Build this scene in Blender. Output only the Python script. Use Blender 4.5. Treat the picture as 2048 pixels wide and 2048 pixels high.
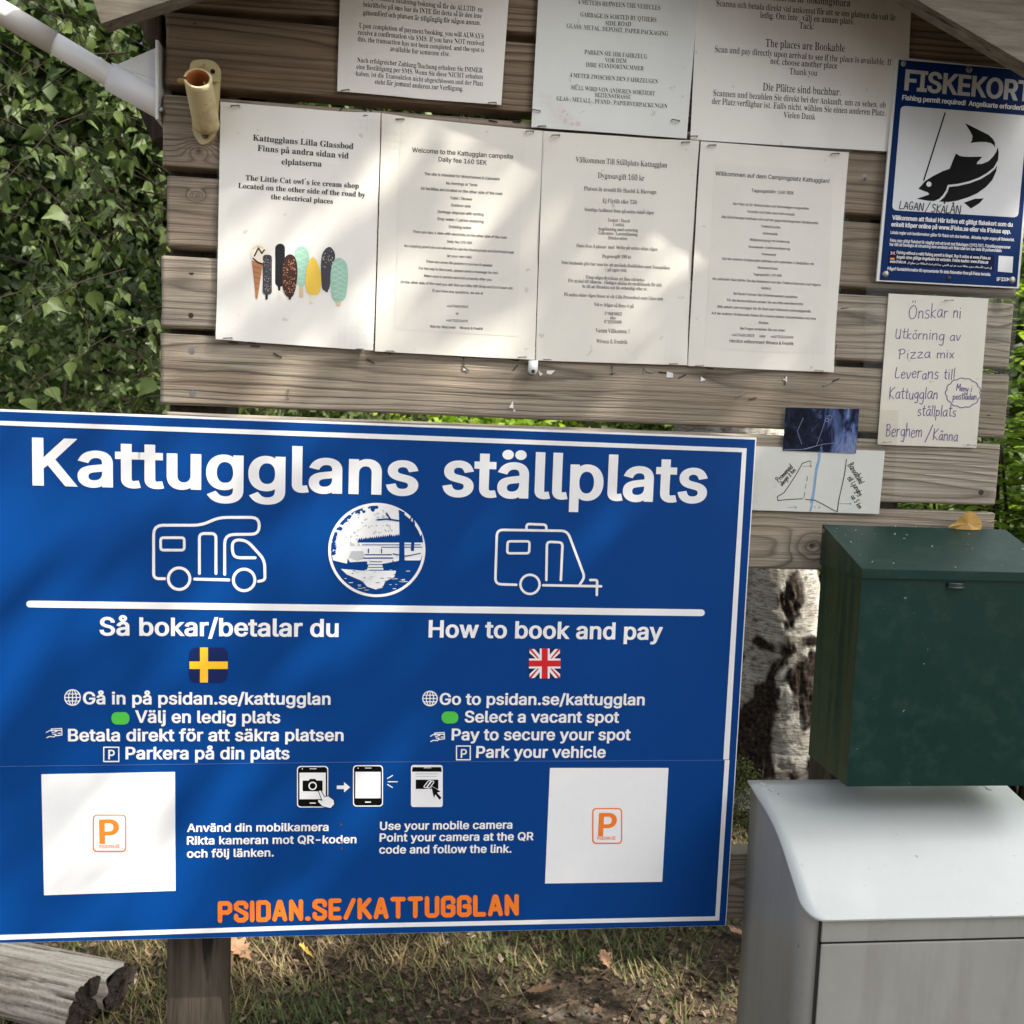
import bpy, bmesh, math, random, os
import numpy as np
from mathutils import Vector, Matrix
from mathutils.geometry import delaunay_2d_cdt

for o in list(bpy.data.objects):
    bpy.data.objects.remove(o)
SC = bpy.context.scene
COL = SC.collection
random.seed(7)
RNG = np.random.default_rng(11)
R = math.radians

# ------------------------------------------------------------------ camera
YAW, PITCH, ROLL = 0.11144, 0.08937, 0.03865
FPX, CAM = 1800.0, np.array([0.0, -1.2174, 1.5])      # focal length for a 2048 px frame
cy, sy, cp, sp, cr, sr = (math.cos(YAW), math.sin(YAW), math.cos(PITCH), math.sin(PITCH), math.cos(ROLL), math.sin(ROLL))
FW = np.array([sy*cp, cy*cp, -sp]); RT0 = np.array([cy, -sy, 0.0]); UP0 = np.cross(RT0, FW)
RT = cr*RT0 + sr*UP0; UP = -sr*RT0 + cr*UP0
cam = bpy.data.cameras.new('camera'); camo = bpy.data.objects.new('camera', cam); COL.objects.link(camo)
M = Matrix(((RT[0], UP[0], -FW[0], CAM[0]), (RT[1], UP[1], -FW[1], CAM[1]), (RT[2], UP[2], -FW[2], CAM[2]), (0, 0, 0, 1)))
camo.matrix_world = M
cam.sensor_width = 36; cam.lens = 36*FPX/2048; cam.clip_start = 0.02; cam.clip_end = 500
cam.dof.use_dof = True; cam.dof.focus_distance = 1.27; cam.dof.aperture_fstop = 10.5
SC.camera = camo
# ------------------------------------------------------------------ light
SUN_EL, SUN_AZ = R(46), R(60)          # azimuth measured from the board's normal towards +X
SDIR = Vector((math.cos(SUN_EL)*math.sin(SUN_AZ), -math.cos(SUN_EL)*math.cos(SUN_AZ), math.sin(SUN_EL)))
w = bpy.data.worlds.new('World'); SC.world = w; w.use_nodes = True
nt = w.node_tree; bg = nt.nodes['Background']
sky = nt.nodes.new('ShaderNodeTexSky'); sky.sky_type = 'NISHITA'; sky.sun_disc = False
sky.sun_elevation = SUN_EL; sky.sun_rotation = math.pi - SUN_AZ; sky.dust_density = 4; sky.air_density = 1.0; sky.ozone_density = 1.0
hs = nt.nodes.new('ShaderNodeHueSaturation'); hs.inputs['Saturation'].default_value = 0.28
nt.links.new(sky.outputs[0], hs.inputs['Color']); nt.links.new(hs.outputs[0], bg.inputs[0])
bg.inputs[1].default_value = 0.15
sl = bpy.data.lights.new('sun', 'SUN'); sl.energy = 4.4; sl.angle = R(0.55); sl.color = (1.0, 0.93, 0.82)
so = bpy.data.objects.new('sun', sl); COL.objects.link(so); so.rotation_euler = SDIR.to_track_quat('Z', 'Y').to_euler()
SC.view_settings.view_transform = 'Standard'; SC.view_settings.look = 'None'; SC.view_settings.gamma = 1
SC.view_settings.exposure = 1.25
SC.cycles.max_bounces = 6; SC.cycles.transparent_max_bounces = 12

# ------------------------------------------------------------------ helpers
def at(px, py, Y=0.0):
    """point of the plane at depth Y that the photograph shows at (px, py)"""
    d = FW + RT*(px-1024)/FPX - UP*(py-1024)/FPX
    return CAM + d*((Y-CAM[1])/d[1])
def atx(px, py, X):
    d = FW + RT*(px-1024)/FPX - UP*(py-1024)/FPX
    return CAM + d*((X-CAM[0])/d[0])
def atz(px, py, Z=0.0):
    d = FW + RT*(px-1024)/FPX - UP*(py-1024)/FPX
    return CAM + d*((Z-CAM[2])/d[2])

def tag(o, label=None, cat=None, group=None, kind=None):
    if label: o['label'] = label
    if cat: o['category'] = cat
    if group: o['group'] = group
    if kind: o['kind'] = kind
    return o
def empty(name, loc, label=None, cat=None, group=None):
    o = bpy.data.objects.new(name, None); COL.objects.link(o); o.location = loc; o.empty_display_size = .05
    return tag(o, label, cat, group)
def link(name, me, mats, parent=None):
    for m in (mats if isinstance(mats, (list, tuple)) else [mats]):
        me.materials.append(m)
    o = bpy.data.objects.new(name, me); COL.objects.link(o)
    if parent is not None:
        o.parent = parent
        p = parent; L = Vector(p.location)
        while p.parent is not None:
            p = p.parent; L = L + Vector(p.location)
        me.transform(Matrix.Translation(-L))      # things are placed without rotation; parts sit at the thing's base
    return o
def pmesh(name, V, F, mats, parent=None, attrs=None, mi=None, smooth=False):
    me = bpy.data.meshes.new(name)
    V = np.asarray(V, dtype=np.float64)
    if isinstance(F, np.ndarray):
        k = F.shape[1]
        me.vertices.add(len(V)); me.vertices.foreach_set('co', V.astype(np.float32).ravel())
        me.loops.add(F.size); me.loops.foreach_set('vertex_index', F.astype(np.int32).ravel())
        me.polygons.add(len(F)); me.polygons.foreach_set('loop_start', np.arange(0, F.size, k, dtype=np.int32))
        me.update(calc_edges=True)
    else:
        me.from_pydata([tuple(v) for v in V], [], F); me.update()
    if attrs:
        for k, a in attrs.items():
            at_ = me.attributes.new(k, 'FLOAT', 'POINT'); at_.data.foreach_set('value', np.asarray(a, dtype=np.float32))
    if mi is not None:
        me.polygons.foreach_set('material_index', np.asarray(mi, dtype=np.int32))
    if smooth:
        me.polygons.foreach_set('use_smooth', np.ones(len(me.polygons), dtype=bool))
    me.validate()
    return link(name, me, mats, parent)
def bmo(name, bm, mats, parent=None, smooth=False, bevel=0, seg=2):
    if bevel:
        bmesh.ops.bevel(bm, geom=[e for e in bm.edges if e.calc_face_angle(0) > .5], offset=bevel, segments=seg, affect='EDGES', profile=.6)
    bmesh.ops.recalc_face_normals(bm, faces=bm.faces)
    me = bpy.data.meshes.new(name); bm.to_mesh(me); bm.free()
    if smooth:
        me.polygons.foreach_set('use_smooth', np.ones(len(me.polygons), dtype=bool))
    return link(name, me, mats, parent)
def box(bm, a, b):
    r = bmesh.ops.create_cube(bm, size=1)
    a, b = Vector(a), Vector(b)
    bmesh.ops.scale(bm, vec=b-a, verts=r['verts']); bmesh.ops.translate(bm, vec=(a+b)/2, verts=r['verts'])
    return r['verts']
def prism(bm, pts, n):
    """closed polygon pts (3D) extruded by the vector n"""
    n = Vector(n); v0 = [bm.verts.new(Vector(p)) for p in pts]; v1 = [bm.verts.new(Vector(p)+n) for p in pts]
    bm.faces.new(v0); bm.faces.new(v1[::-1]); k = len(pts)
    for i in range(k):
        bm.faces.new((v0[i], v1[i], v1[(i+1) % k], v0[(i+1) % k]))
def tube(bm, pts, rad, n=12, cap=True):
    pts = [Vector(p) for p in pts]; rings = []
    for i, p in enumerate(pts):
        d = (pts[min(i+1, len(pts)-1)] - pts[max(i-1, 0)]).normalized()
        q = d.to_track_quat('Z', 'Y'); r = rad[i] if isinstance(rad, (list, tuple)) else rad
        rings.append([bm.verts.new(p + q @ Vector((r*math.cos(2*math.pi*k/n), r*math.sin(2*math.pi*k/n), 0))) for k in range(n)])
    for a, b in zip(rings, rings[1:]):
        for k in range(n):
            bm.faces.new((a[k], a[(k+1) % n], b[(k+1) % n], b[k]))
    if cap:
        bm.faces.new(rings[0][::-1]); bm.faces.new(rings[-1])
    return rings
def disc(bm, c, nrm, r, h, n=12):
    nrm = Vector(nrm).normalized(); c = Vector(c)
    tube(bm, [c, c+nrm*h], r, n)

class Noise:                                   # smooth value noise, 2D / 3D
    def __init__(s, seed): s.t = np.random.default_rng(seed).random((64, 64, 16))
    def __call__(s, x, y, z=0.0):
        x, y, z = np.broadcast_arrays(np.asarray(x, float), np.asarray(y, float), np.asarray(z, float))
        f = lambda t: t*t*(3-2*t)
        xi, yi, zi = np.floor(x).astype(int), np.floor(y).astype(int), np.floor(z).astype(int)
        u, v, q = f(x-xi), f(y-yi), f(z-zi); r = 0
        for i in (0, 1):
            for j in (0, 1):
                for k in (0, 1):
                    r = r + s.t[(xi+i) % 64, (yi+j) % 64, (zi+k) % 16]*(u if i else 1-u)*(v if j else 1-v)*(q if k else 1-q)
        return r
def fbm(n, x, y, z=0.0, o=4):
    return sum(n(x*2**i, y*2**i, np.asarray(z)*2**i)*.5**i for i in range(o))/(2-2**(1-o))

# ------------------------------------------------------------------ materials
class NT:
    def __init__(s, name):
        s.m = bpy.data.materials.new(name); s.m.use_nodes = True; s.t = s.m.node_tree
        s.b = s.t.nodes['Principled BSDF']
    def n(s, typ, **k):
        nd = s.t.nodes.new('ShaderNode'+typ)
        for a, v in k.items(): setattr(nd, a, v)
        return nd
    def put(s, sock, v):
        if isinstance(v, bpy.types.NodeSocket): s.t.links.new(v, sock)
        else: sock.default_value = v
    def coord(s, scale=(1, 1, 1), kind='Object', loc=(0, 0, 0)):
        c = s.n('TexCoord'); mp = s.n('Mapping'); s.t.links.new(c.outputs[kind], mp.inputs['Vector'])
        mp.inputs['Scale'].default_value = scale; mp.inputs['Location'].default_value = loc
        return mp.outputs[0]
    def noise(s, vec, scale, detail=4, rough=.55, dist=0):
        nd = s.n('TexNoise'); s.put(nd.inputs['Vector'], vec); nd.inputs['Scale'].default_value = scale
        nd.inputs['Detail'].default_value = detail; nd.inputs['Roughness'].default_value = rough; nd.inputs['Distortion'].default_value = dist
        return nd.outputs['Fac']
    def ramp(s, fac, stops, interp='LINEAR'):
        nd = s.n('ValToRGB'); s.put(nd.inputs[0], fac); cr_ = nd.color_ramp; cr_.interpolation = interp
        while len(cr_.elements) < len(stops): cr_.elements.new(.5)
        for e, (p, c) in zip(cr_.elements, stops):
            e.position = p; e.color = (*c, 1) if not isinstance(c, (int, float)) else (c, c, c, 1)
        return nd.outputs[0]
    def mix(s, fac, a, b, mode='MIX'):
        nd = s.n('Mix', data_type='RGBA', blend_type=mode); s.put(nd.inputs[0], fac)
        for sk, v in ((nd.inputs[6], a), (nd.inputs[7], b)):
            s.put(sk, (*v, 1) if isinstance(v, tuple) and len(v) == 3 else v)
        return nd.outputs[2]
    def math(s, op, a, b=None, c=None):
        nd = s.n('Math', operation=op)
        for i, v in enumerate((a, b, c)):
            if v is not None: s.put(nd.inputs[i], v)
        return nd.outputs[0]
    def attr(s, name, typ='GEOMETRY'):
        nd = s.n('Attribute', attribute_name=name, attribute_type=typ); return nd.outputs['Fac']
    def bump(s, h, strength=.3, dist=.002):
        nd = s.n('Bump'); s.put(nd.inputs['Height'], h); nd.inputs['Strength'].default_value = strength; nd.inputs['Distance'].default_value = dist
        s.t.links.new(nd.outputs[0], s.b.inputs['Normal'])
    def out(s, col=None, rough=.6, spec=.5, metal=0, coat=0, crough=.1):
        if col is not None: s.put(s.b.inputs['Base Color'], (*col, 1) if isinstance(col, tuple) and len(col) == 3 else col)
        s.put(s.b.inputs['Roughness'], rough); s.put(s.b.inputs['Specular IOR Level'], spec); s.b.inputs['Metallic'].default_value = metal
        s.b.inputs['Coat Weight'].default_value = coat; s.b.inputs['Coat Roughness'].default_value = crough
        return s.m
def speckled(name, col, var=.12, scale=30, rough=.5, bump=0, bscale=60, bdist=.001, spec=.5, metal=0, coat=0, crough=.1, detail=5):
    t = NT(name); v = t.coord(); f = t.noise(v, scale, detail)
    c = t.mix(f, tuple(x*(1-var) for x in col), tuple(min(1, x*(1+var)) for x in col))
    if bump: t.bump(t.noise(v, bscale, 4), bump, bdist)
    return t.out(c, rough, spec, metal, coat, crough)

def m_plank():
    t = NT('weathered_plank'); rg = t.attr('ring'); v = t.coord(); sd = t.attr('seed', 'OBJECT')
    off = t.n('VectorMath', operation='ADD'); t.put(off.inputs[0], v)
    cmb = t.n('CombineXYZ'); t.put(cmb.inputs[0], sd); t.put(cmb.inputs[2], sd); t.put(off.inputs[1], cmb.outputs[0]); v = off.outputs[0]
    def stretch(sx, sy_, sz):
        mp = t.n('Mapping'); t.put(mp.inputs['Vector'], v); mp.inputs['Scale'].default_value = (sx, sy_, sz); return mp.outputs[0]
    fib = t.noise(stretch(6, 40, 420), 1, 6, .65); big = t.noise(stretch(2.2, 4, 13), 1, 4, .6); crk = t.noise(stretch(3.0, 10, 150), 1, 3, .5, .4)
    wob = t.noise(stretch(14, 14, 60), 1, 3)
    r2 = t.math('ADD', rg, t.math('MULTIPLY', wob, .35))
    fr = t.math('FRACT', r2)
    late = t.ramp(fr, [(0.0, .55), (.10, .06), (.45, .0), (.78, .42), (.93, 1.0), (1.0, .55)])
    amt = t.math('MULTIPLY', late, t.ramp(big, [(.28, .45), (.62, 1.0)]))
    base = t.ramp(big, [(.22, (.275, .222, .165)), (.42, (.405, .348, .275)), (.60, (.475, .42, .342)), (.8, (.345, .262, .18))])
    c = t.mix(t.math('MULTIPLY', amt, .96), base, (.078, .062, .050))
    c = t.mix(t.ramp(fib, [(.36, .55), (.58, 0.0)]), c, (.135, .112, .092))
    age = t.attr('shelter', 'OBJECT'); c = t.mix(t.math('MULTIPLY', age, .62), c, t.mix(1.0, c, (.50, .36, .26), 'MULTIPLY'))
    c = t.mix(t.ramp(crk, [(.27, .85), (.33, 0.0)]), c, (.05, .04, .032))
    tn = t.attr('tone', 'OBJECT'); cb = t.n('CombineColor'); [t.put(cb.inputs[i], t.math('POWER', tn, e)) for i, e in enumerate((1.0, 1.2, 1.5))]; c = t.mix(1.0, c, cb.outputs[0], 'MULTIPLY')
    dk = t.attr('knot'); c = t.mix(dk, c, (.06, .038, .025))
    h = t.math('SUBTRACT', t.math('MULTIPLY', amt, -.5), t.math('MULTIPLY', t.ramp(fib, [(.3, 1.0), (.6, 0.0)]), .35))
    t.bump(h, .8, .0018)
    return t.out(c, .78, .25)
def m_wood(name, light, dark, stretch=(1, 1, 1), rough=.8, sc=1.0, bumpd=.002):
    t = NT(name); v = t.coord(stretch); f = t.noise(v, 90*sc, 5, .6, .3); g = t.noise(v, 14*sc, 4, .6)
    k = t.noise(v, 40*sc, 3, .5, .6)
    c = t.mix(t.ramp(f, [(.3, 0.0), (.7, 1.0)]), dark, light)
    c = t.mix(t.ramp(g, [(.35, .6), (.65, 0.0)]), c, tuple(x*.6 for x in dark))
    c = t.mix(t.ramp(k, [(.30, .9), (.36, 0.0)]), c, tuple(x*.25 for x in dark))
    t.bump(t.math('ADD', f, t.ramp(k, [(.28, 0.0), (.4, 1.0)])), .6, bumpd)
    return t.out(c, rough, .2)
def m_paper(name, col, gloss=.5, wav=.35):
    t = NT(name); v = t.coord(); f = t.noise(v, 9, 3); s = t.noise(v, 260, 2); d = t.noise(v, 75, 2, .4)
    c = t.mix(f, tuple(x*.93 for x in col), col)
    c = t.mix(t.ramp(d, [(.73, 0.0), (.78, .45)]), c, (.42, .40, .33))
    b = t.noise(t.coord((1.2, 1, .5)), 7, 2, .4, .5)
    t.bump(t.math('ADD', b, t.math('MULTIPLY', s, .002)), wav, .012)
    return t.out(c, .5, .4, 0, gloss, .16)
def m_ink(name, col, rough=.45, coat=0.0, spec=.3):
    t = NT(name); v = t.coord(); f = t.noise(v, 70, 3)
    return t.out(t.mix(f, tuple(x*.965 for x in col), tuple(min(1, x*1.02) for x in col)), rough, spec, 0, coat, .15)
def m_leaf(name, stops, trans=.5, rough=.38, spec=.5):
    t = NT(name); a = t.attr('tint'); v = t.coord(); f = t.noise(v, 60, 2)
    c = t.ramp(t.math('ADD', a, t.math('MULTIPLY_ADD', f, .16, -.08)), stops)
    t.out(c, rough, spec)
    tr = t.n('BsdfTranslucent'); t.put(tr.inputs[0], t.mix(.5, c, (.9, 1.0, .35), 'MULTIPLY'))
    mx = t.n('MixShader'); mx.inputs[0].default_value = trans*.6
    t.t.links.new(t.b.outputs[0], mx.inputs[1]); t.t.links.new(tr.outputs[0], mx.inputs[2])
    t.t.links.new(mx.outputs[0], t.t.nodes['Material Output'].inputs[0])
    return t.m
def m_clear(name, tint=(.97, .97, .96), amt=.016):
    t = NT(name); g = t.n('BsdfGlossy'); g.inputs['Roughness'].default_value = .12; g.inputs[0].default_value = (.9, .9, .9, 1)
    tr = t.n('BsdfTransparent'); tr.inputs[0].default_value = (*tint, 1)
    lw = t.n('LayerWeight'); lw.inputs[0].default_value = .25
    fac = t.math('MULTIPLY_ADD', t.noise(t.coord(), 18, 3), amt, t.math('MULTIPLY', lw.outputs[0], .05))
    mx = t.n('MixShader'); t.put(mx.inputs[0], fac)
    t.t.links.new(tr.outputs[0], mx.inputs[1]); t.t.links.new(g.outputs[0], mx.inputs[2])
    t.t.links.new(mx.outputs[0], t.t.nodes['Material Output'].inputs[0])
    return t.m

# ------------------------------------------------------------------ flat graphics: glyphs, strokes, filled shapes
FONTDIR = bpy.utils.system_resource('DATAFILES', path='fonts') or ''
def load_font(f):
    try: return bpy.data.fonts.load(os.path.join(FONTDIR, f))
    except Exception: return None
FONTS = {'sans': load_font('Inter.woff2'), 'serif': load_font('NotoSansMath-Regular.woff2'), 'arab': load_font('NotoSansArabic-VariableFont_wdth,wght.woff2')}
STYLES = {  # font, horizontal and vertical thickening of the outline (em)
    'bold': ('sans', .0235, .0155, 5), 'semi': ('sans', .016, .011, 3), 'sans': ('sans', .002, .002, 3),
    'serifb': ('serif', .004, .002, 4), 'serif': ('serif', -.0155, .0015, 3), 'arab': ('arab', .01, .008, 2), 'cond': ('sans', .034, .020, 4)}
def signed_area(p): x, y = p[:, 0], p[:, 1]; return .5*np.sum(x*np.roll(y, -1)-y*np.roll(x, -1))
def fill_loops(loops):
    """triangles of the union (non-zero winding) of closed 2D loops"""
    V, E = [], []
    for l in loops:
        b = len(V); n = len(l); V += [Vector((float(x), float(y))) for x, y in l]; E += [(b+i, b+(i+1) % n) for i in range(n)]
    vo, eo, fo, *_ = delaunay_2d_cdt(V, E, [], 0, 1e-6)
    P = np.array([(v.x, v.y) for v in vo]); F = np.array([f for f in fo if len(f) == 3], dtype=int)
    if len(F) == 0: return np.zeros((0, 2)), np.zeros((0, 3), int)
    C = P[F].mean(1); wn = np.zeros(len(C))
    for l in loops:
        a = np.asarray(l); b = np.roll(a, -1, 0)
        for (x0, y0), (x1, y1) in zip(a, b):
            up = (y0 <= C[:, 1]) & (y1 > C[:, 1]); dn = (y0 > C[:, 1]) & (y1 <= C[:, 1])
            cr_ = (x1-x0)*(C[:, 1]-y0)-(C[:, 0]-x0)*(y1-y0)
            wn += (up & (cr_ > 0)).astype(int) - (dn & (cr_ < 0)).astype(int)
    return P, F[np.abs(wn) > .5]
def offset_loop(p, dx, dy, sgn):
    if abs(dx)+abs(dy) < 1e-6: return p
    a = p-np.roll(p, 1, 0); b = np.roll(p, -1, 0)-p
    def nrm(d): L = np.hypot(d[:, 0], d[:, 1])[:, None]; L[L < 1e-9] = 1; return np.stack([d[:, 1], -d[:, 0]], 1)/L
    n = nrm(a)+nrm(b); q = (n*n).sum(1)[:, None]; n = np.where(q > .35, 2*n/np.maximum(q, .35), n*.8)
    n = np.clip(n, -1.5, 1.5)
    return p+sgn*n*np.array([dx, dy])
def glyph_outline(fontkey, ch, segs):
    cu = bpy.data.curves.new('g', 'FONT'); cu.body = ch
    if FONTS[fontkey]: cu.font = FONTS[fontkey]
    ob = bpy.data.objects.new('g', cu); COL.objects.link(ob)
    dg = bpy.context.evaluated_depsgraph_get(); oe = ob.evaluated_get(dg); c = oe.to_curve(dg)
    loops = []
    for s in c.splines:
        if s.type == 'BEZIER':
            bp = s.bezier_points; n = len(bp); pts = []
            for i in range(n):
                p0, p1, p2, p3 = bp[i].co, bp[i].handle_right, bp[(i+1) % n].handle_left, bp[(i+1) % n].co
                straight = abs((p1-p0).cross(p3-p0).z) + abs((p2-p0).cross(p3-p0).z) < 1e-6
                for k in range(1 if straight else segs):
                    u = k/segs; q = p0*(1-u)**3+p1*3*u*(1-u)**2+p2*3*u*u*(1-u)+p3*u**3; pts.append((q.x, q.y))
        else: pts = [(q.co.x, q.co.y) for q in s.points]
        keep = [pts[0]]
        for q in pts[1:]:
            if abs(q[0]-keep[-1][0])+abs(q[1]-keep[-1][1]) > 1e-4: keep.append(q)
        if abs(keep[0][0]-keep[-1][0])+abs(keep[0][1]-keep[-1][1]) < 1e-4: keep.pop()
        if len(keep) > 2: loops.append(np.array(keep))
    oe.to_curve_clear(); bpy.data.objects.remove(ob); bpy.data.curves.remove(cu)
    return loops
def raw_width(fontkey, s):
    cu = bpy.data.curves.new('g', 'FONT'); cu.body = s
    if FONTS[fontkey]: cu.font = FONTS[fontkey]
    ob = bpy.data.objects.new('g', cu); COL.objects.link(ob); bpy.context.view_layer.update(); wd = ob.dimensions.x
    bpy.data.objects.remove(ob); bpy.data.curves.remove(cu); return wd
def circ(cx, cy_, r, n=14, ry=None): return np.array([(cx+r*math.cos(2*math.pi*k/n), cy_+(ry or r)*math.sin(2*math.pi*k/n)) for k in range(n)])
GC = {}
def mathbold(ch):
    if 'A' <= ch <= 'Z': return chr(0x1D400+ord(ch)-65)
    if 'a' <= ch <= 'z': return chr(0x1D41A+ord(ch)-97)
    if '0' <= ch <= '9': return chr(0x1D7CE+ord(ch)-48)
    return ch
ACC = {'å': ('a', 'ring'), 'ä': ('a', 'dots'), 'ö': ('o', 'dots'), 'ü': ('u', 'dots'), 'Ä': ('A', 'dots'), 'Ö': ('O', 'dots'), 'Ü': ('U', 'dots'), 'Å': ('A', 'ring')}
def glyph(style, ch):
    k = (style, ch)
    if k in GC: return GC[k]
    fk, dx, dy, segs = STYLES[style]; acc = None; c = ch
    if fk == 'serif' and ch == '´': fk = 'sans'
    if fk == 'serif':
        if ch in ACC: c, acc = ACC[ch]
        if ch == 'ß': c = 'β'
        c = mathbold(c)
    bar = mathbold('H') if fk == 'serif' else ('|' if fk != 'arab' else 'ا')
    adv = raw_width(fk, bar+c+bar)-raw_width(fk, bar+bar)
    loops = glyph_outline(fk, c, segs) if ch.strip() else []
    if loops:
        big = max(loops, key=lambda l: abs(signed_area(l))); sgn = 1 if signed_area(big) > 0 else -1
        loops = [offset_loop(l, dx, dy, sgn) for l in loops]
        if acc:
            xs = np.concatenate(loops)[:, 0]; cx = (xs.min()+xs.max())/2; top = np.concatenate(loops)[:, 1].max()
            r = .052
            if acc == 'dots': loops += [circ(cx-.1, top+.1, r, 10)*1.0, circ(cx+.1, top+.1, r, 10)]
            else: loops += [circ(cx, top+.12, .085, 12), circ(cx, top+.12, .045, 12)[::-1]]
            if sgn < 0: loops[-2:] = [l[::-1] for l in loops[-2:]]
        P, F = fill_loops(loops)
    else: P, F = np.zeros((0, 2)), np.zeros((0, 3), int)
    if style == 'bold': adv += .010
    if style == 'serif': adv -= .018
    GC[k] = (P, F, adv); return GC[k]
def layout(s, style):
    x = 0; Vs, Fs, nb = [], [], 0
    for ch in s:
        P, F, a = glyph(style, ch)
        if len(P): Vs.append(P+np.array([x, 0])); Fs.append(F+nb); nb += len(P)
        x += a
    return np.concatenate(Vs), np.concatenate(Fs)
NRM = np.array([0, -1.0, 0])
class Print:
    """flat printing on a sheet that faces the viewer: shapes are laid on the plane y = Y, each layer a hair above the one below"""
    def __init__(s, Y, sx=1.0, sy_=None, ox=0, oy=0, warp=None):
        s.warp = warp; s.Y = Y; s.k = sx; s.ox, s.oy = ox, oy; s.clear()
    def clear(s): s.V, s.F, s.mi, s.n, s.lay = [], [], [], 0, 0
    def w(s, x, y, lift=0.0): return at(s.ox+x/s.k, s.oy+y/s.k, s.Y-lift)
    def add3(s, V3, F, mi):
        if len(F) == 0: return
        a = V3[F]; nr = np.cross(a[:, 1]-a[:, 0], a[:, 2]-a[:, 0]); fl = nr[:, 1] > 0; F = F.copy(); F[fl] = F[fl][:, ::-1]
        s.V.append(V3); s.F.append(F+s.n); s.mi += [mi]*len(F); s.n += len(V3)
    def text(s, txt, x0, y0, x1, y1, style='bold', cap=None, mi=0, ky=1.0, lift=0.0004):
        P, F = layout(txt, style); A, B = s.w(x0, y0, lift), s.w(x1, y1, lift)
        L = np.linalg.norm(B-A); d = (B-A)/L; up = np.array([-d[2], 0, d[0]])
        mn, mx = P[:, 0].min(), P[:, 0].max(); k = L/(mx-mn); kv = k*ky
        if cap:
            C = s.w(x0, y0-cap, lift); kv = abs((C-A)@up)/glyph(style, 'H')[0][:, 1].max()
        s.add3(A+np.outer((P[:, 0]-mn)*k, d)+np.outer(P[:, 1]*kv, up), F, mi)
    def loops(s, loops, mi=0, lift=0.0004):
        P, F = fill_loops([np.asarray(l, float) for l in loops])
        if len(P): s.add3(np.array([s.w(x, y, lift) for x, y in P]), F, mi)
    def poly(s, pts, mi=0, lift=0.0004): s.loops([pts], mi, lift)
    def stroke(s, pts, wd, mi=0, lift=0.0004, closed=False):
        s.strokes([list(pts)+([pts[0]] if closed else [])], wd, mi, lift)
    def strokes(s, lines, wd, mi=0, lift=0.0004):
        L = []
        for pts in lines:
            for (x0, y0), (x1, y1) in zip(pts, pts[1:]):
                d = math.hypot(x1-x0, y1-y0) or 1e-6; nx, ny = -(y1-y0)/d*wd/2, (x1-x0)/d*wd/2
                q = np.array([(x0+nx, y0+ny), (x0-nx, y0-ny), (x1-nx, y1-ny), (x1+nx, y1+ny)]); L.append(q if signed_area(q) > 0 else q[::-1])
            for x, y in pts: L.append(circ(x, y, wd/2, 10))
        s.loops(L, mi, lift)
    def ring(s, cx, cy_, r, wd, mi=0, lift=0.0004, n=40, ry=None):
        ry = ry or r; s.loops([circ(cx, cy_, r+wd/2, n, ry+wd/2), circ(cx, cy_, r-wd/2, n, ry-wd/2)[::-1]], mi, lift)
    def emit(s, name, mats, parent):
        if not s.V: return None
        V = np.concatenate(s.V)
        if s.warp: V[:, 1] -= s.warp(V[:, 0], V[:, 2])
        o = pmesh(name, V, np.concatenate(s.F), mats, parent, mi=s.mi); s.clear(); return o
def rrect(x0, y0, x1, y1, r, n=5):
    p = []
    for cx, cy_, a in ((x1-r, y1-r, 0), (x0+r, y1-r, 90), (x0+r, y0+r, 180), (x1-r, y0+r, 270)):
        p += [(cx+r*math.cos(R(a+90*k/n)), cy_+r*math.sin(R(a+90*k/n))) for k in range(n+1)]
    return p
def smooth_closed(pts, n=4):
    p = np.asarray(pts, float); o = []
    for i in range(len(p)):
        a, b, c, d = p[i-1], p[i], p[(i+1) % len(p)], p[(i+2) % len(p)]
        for k in range(n):
            t = k/n; o.append(.5*(2*b+(c-a)*t+(2*a-5*b+4*c-d)*t*t+(3*b-a-3*c+d)*t**3))
    return np.array(o)
def waviness(quad, Y, seed, amp=.0042, curl=.007):
    n = Noise(seed); c = [at(x, y, Y) for x, y in quad]; rg = random.Random(seed); lift = [rg.choice((0, .2, .5, 1))*curl for _ in c]
    def w(x, z):
        v = amp*fbm(n, np.asarray(x)*13+9, np.asarray(z)*8+9, seed % 7, 2)
        for p, l in zip(c, lift): v = v+l*np.exp(-(np.hypot(np.asarray(x)-p[0], np.asarray(z)-p[2])/.028)**2)
        return v
    return w
def sheet(name, quad, Y, th, mats, parent=None, nx=1, nz=1, warp=None):
    """a thin sheet whose four corners (photo positions TL, TR, BR, BL) lie on the plane y = Y"""
    q = [at(x, y, Y) for x, y in quad]; V, F = [], []
    for j in range(nz+1):
        for i in range(nx+1):
            u, v = i/nx, j/nz; p = (q[0]*(1-u)+q[1]*u)*(1-v)+(q[3]*(1-u)+q[2]*u)*v
            if warp: p = p+NRM*float(warp(p[0], p[2]))
            V.append(p)
    n = len(V); V += [p+np.array([0, th, 0]) for p in V[:n]]
    W1 = nx+1
    for j in range(nz):
        for i in range(nx):
            a = j*W1+i; F.append((a, a+W1, a+W1+1, a+1)); F.append((n+a, n+a+1, n+a+W1+1, n+a+W1))
    for i in range(nx):
        F.append((i, i+1, n+i+1, n+i)); b = nz*W1+i; F.append((b+1, b, n+b, n+b+1))
    for j in range(nz):
        a = j*W1; F.append((a+W1, a, n+a, n+a+W1)); b = j*W1+nx; F.append((b, b+W1, n+b+W1, n+b))
    return pmesh(name, V, F, mats, parent)

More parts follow.
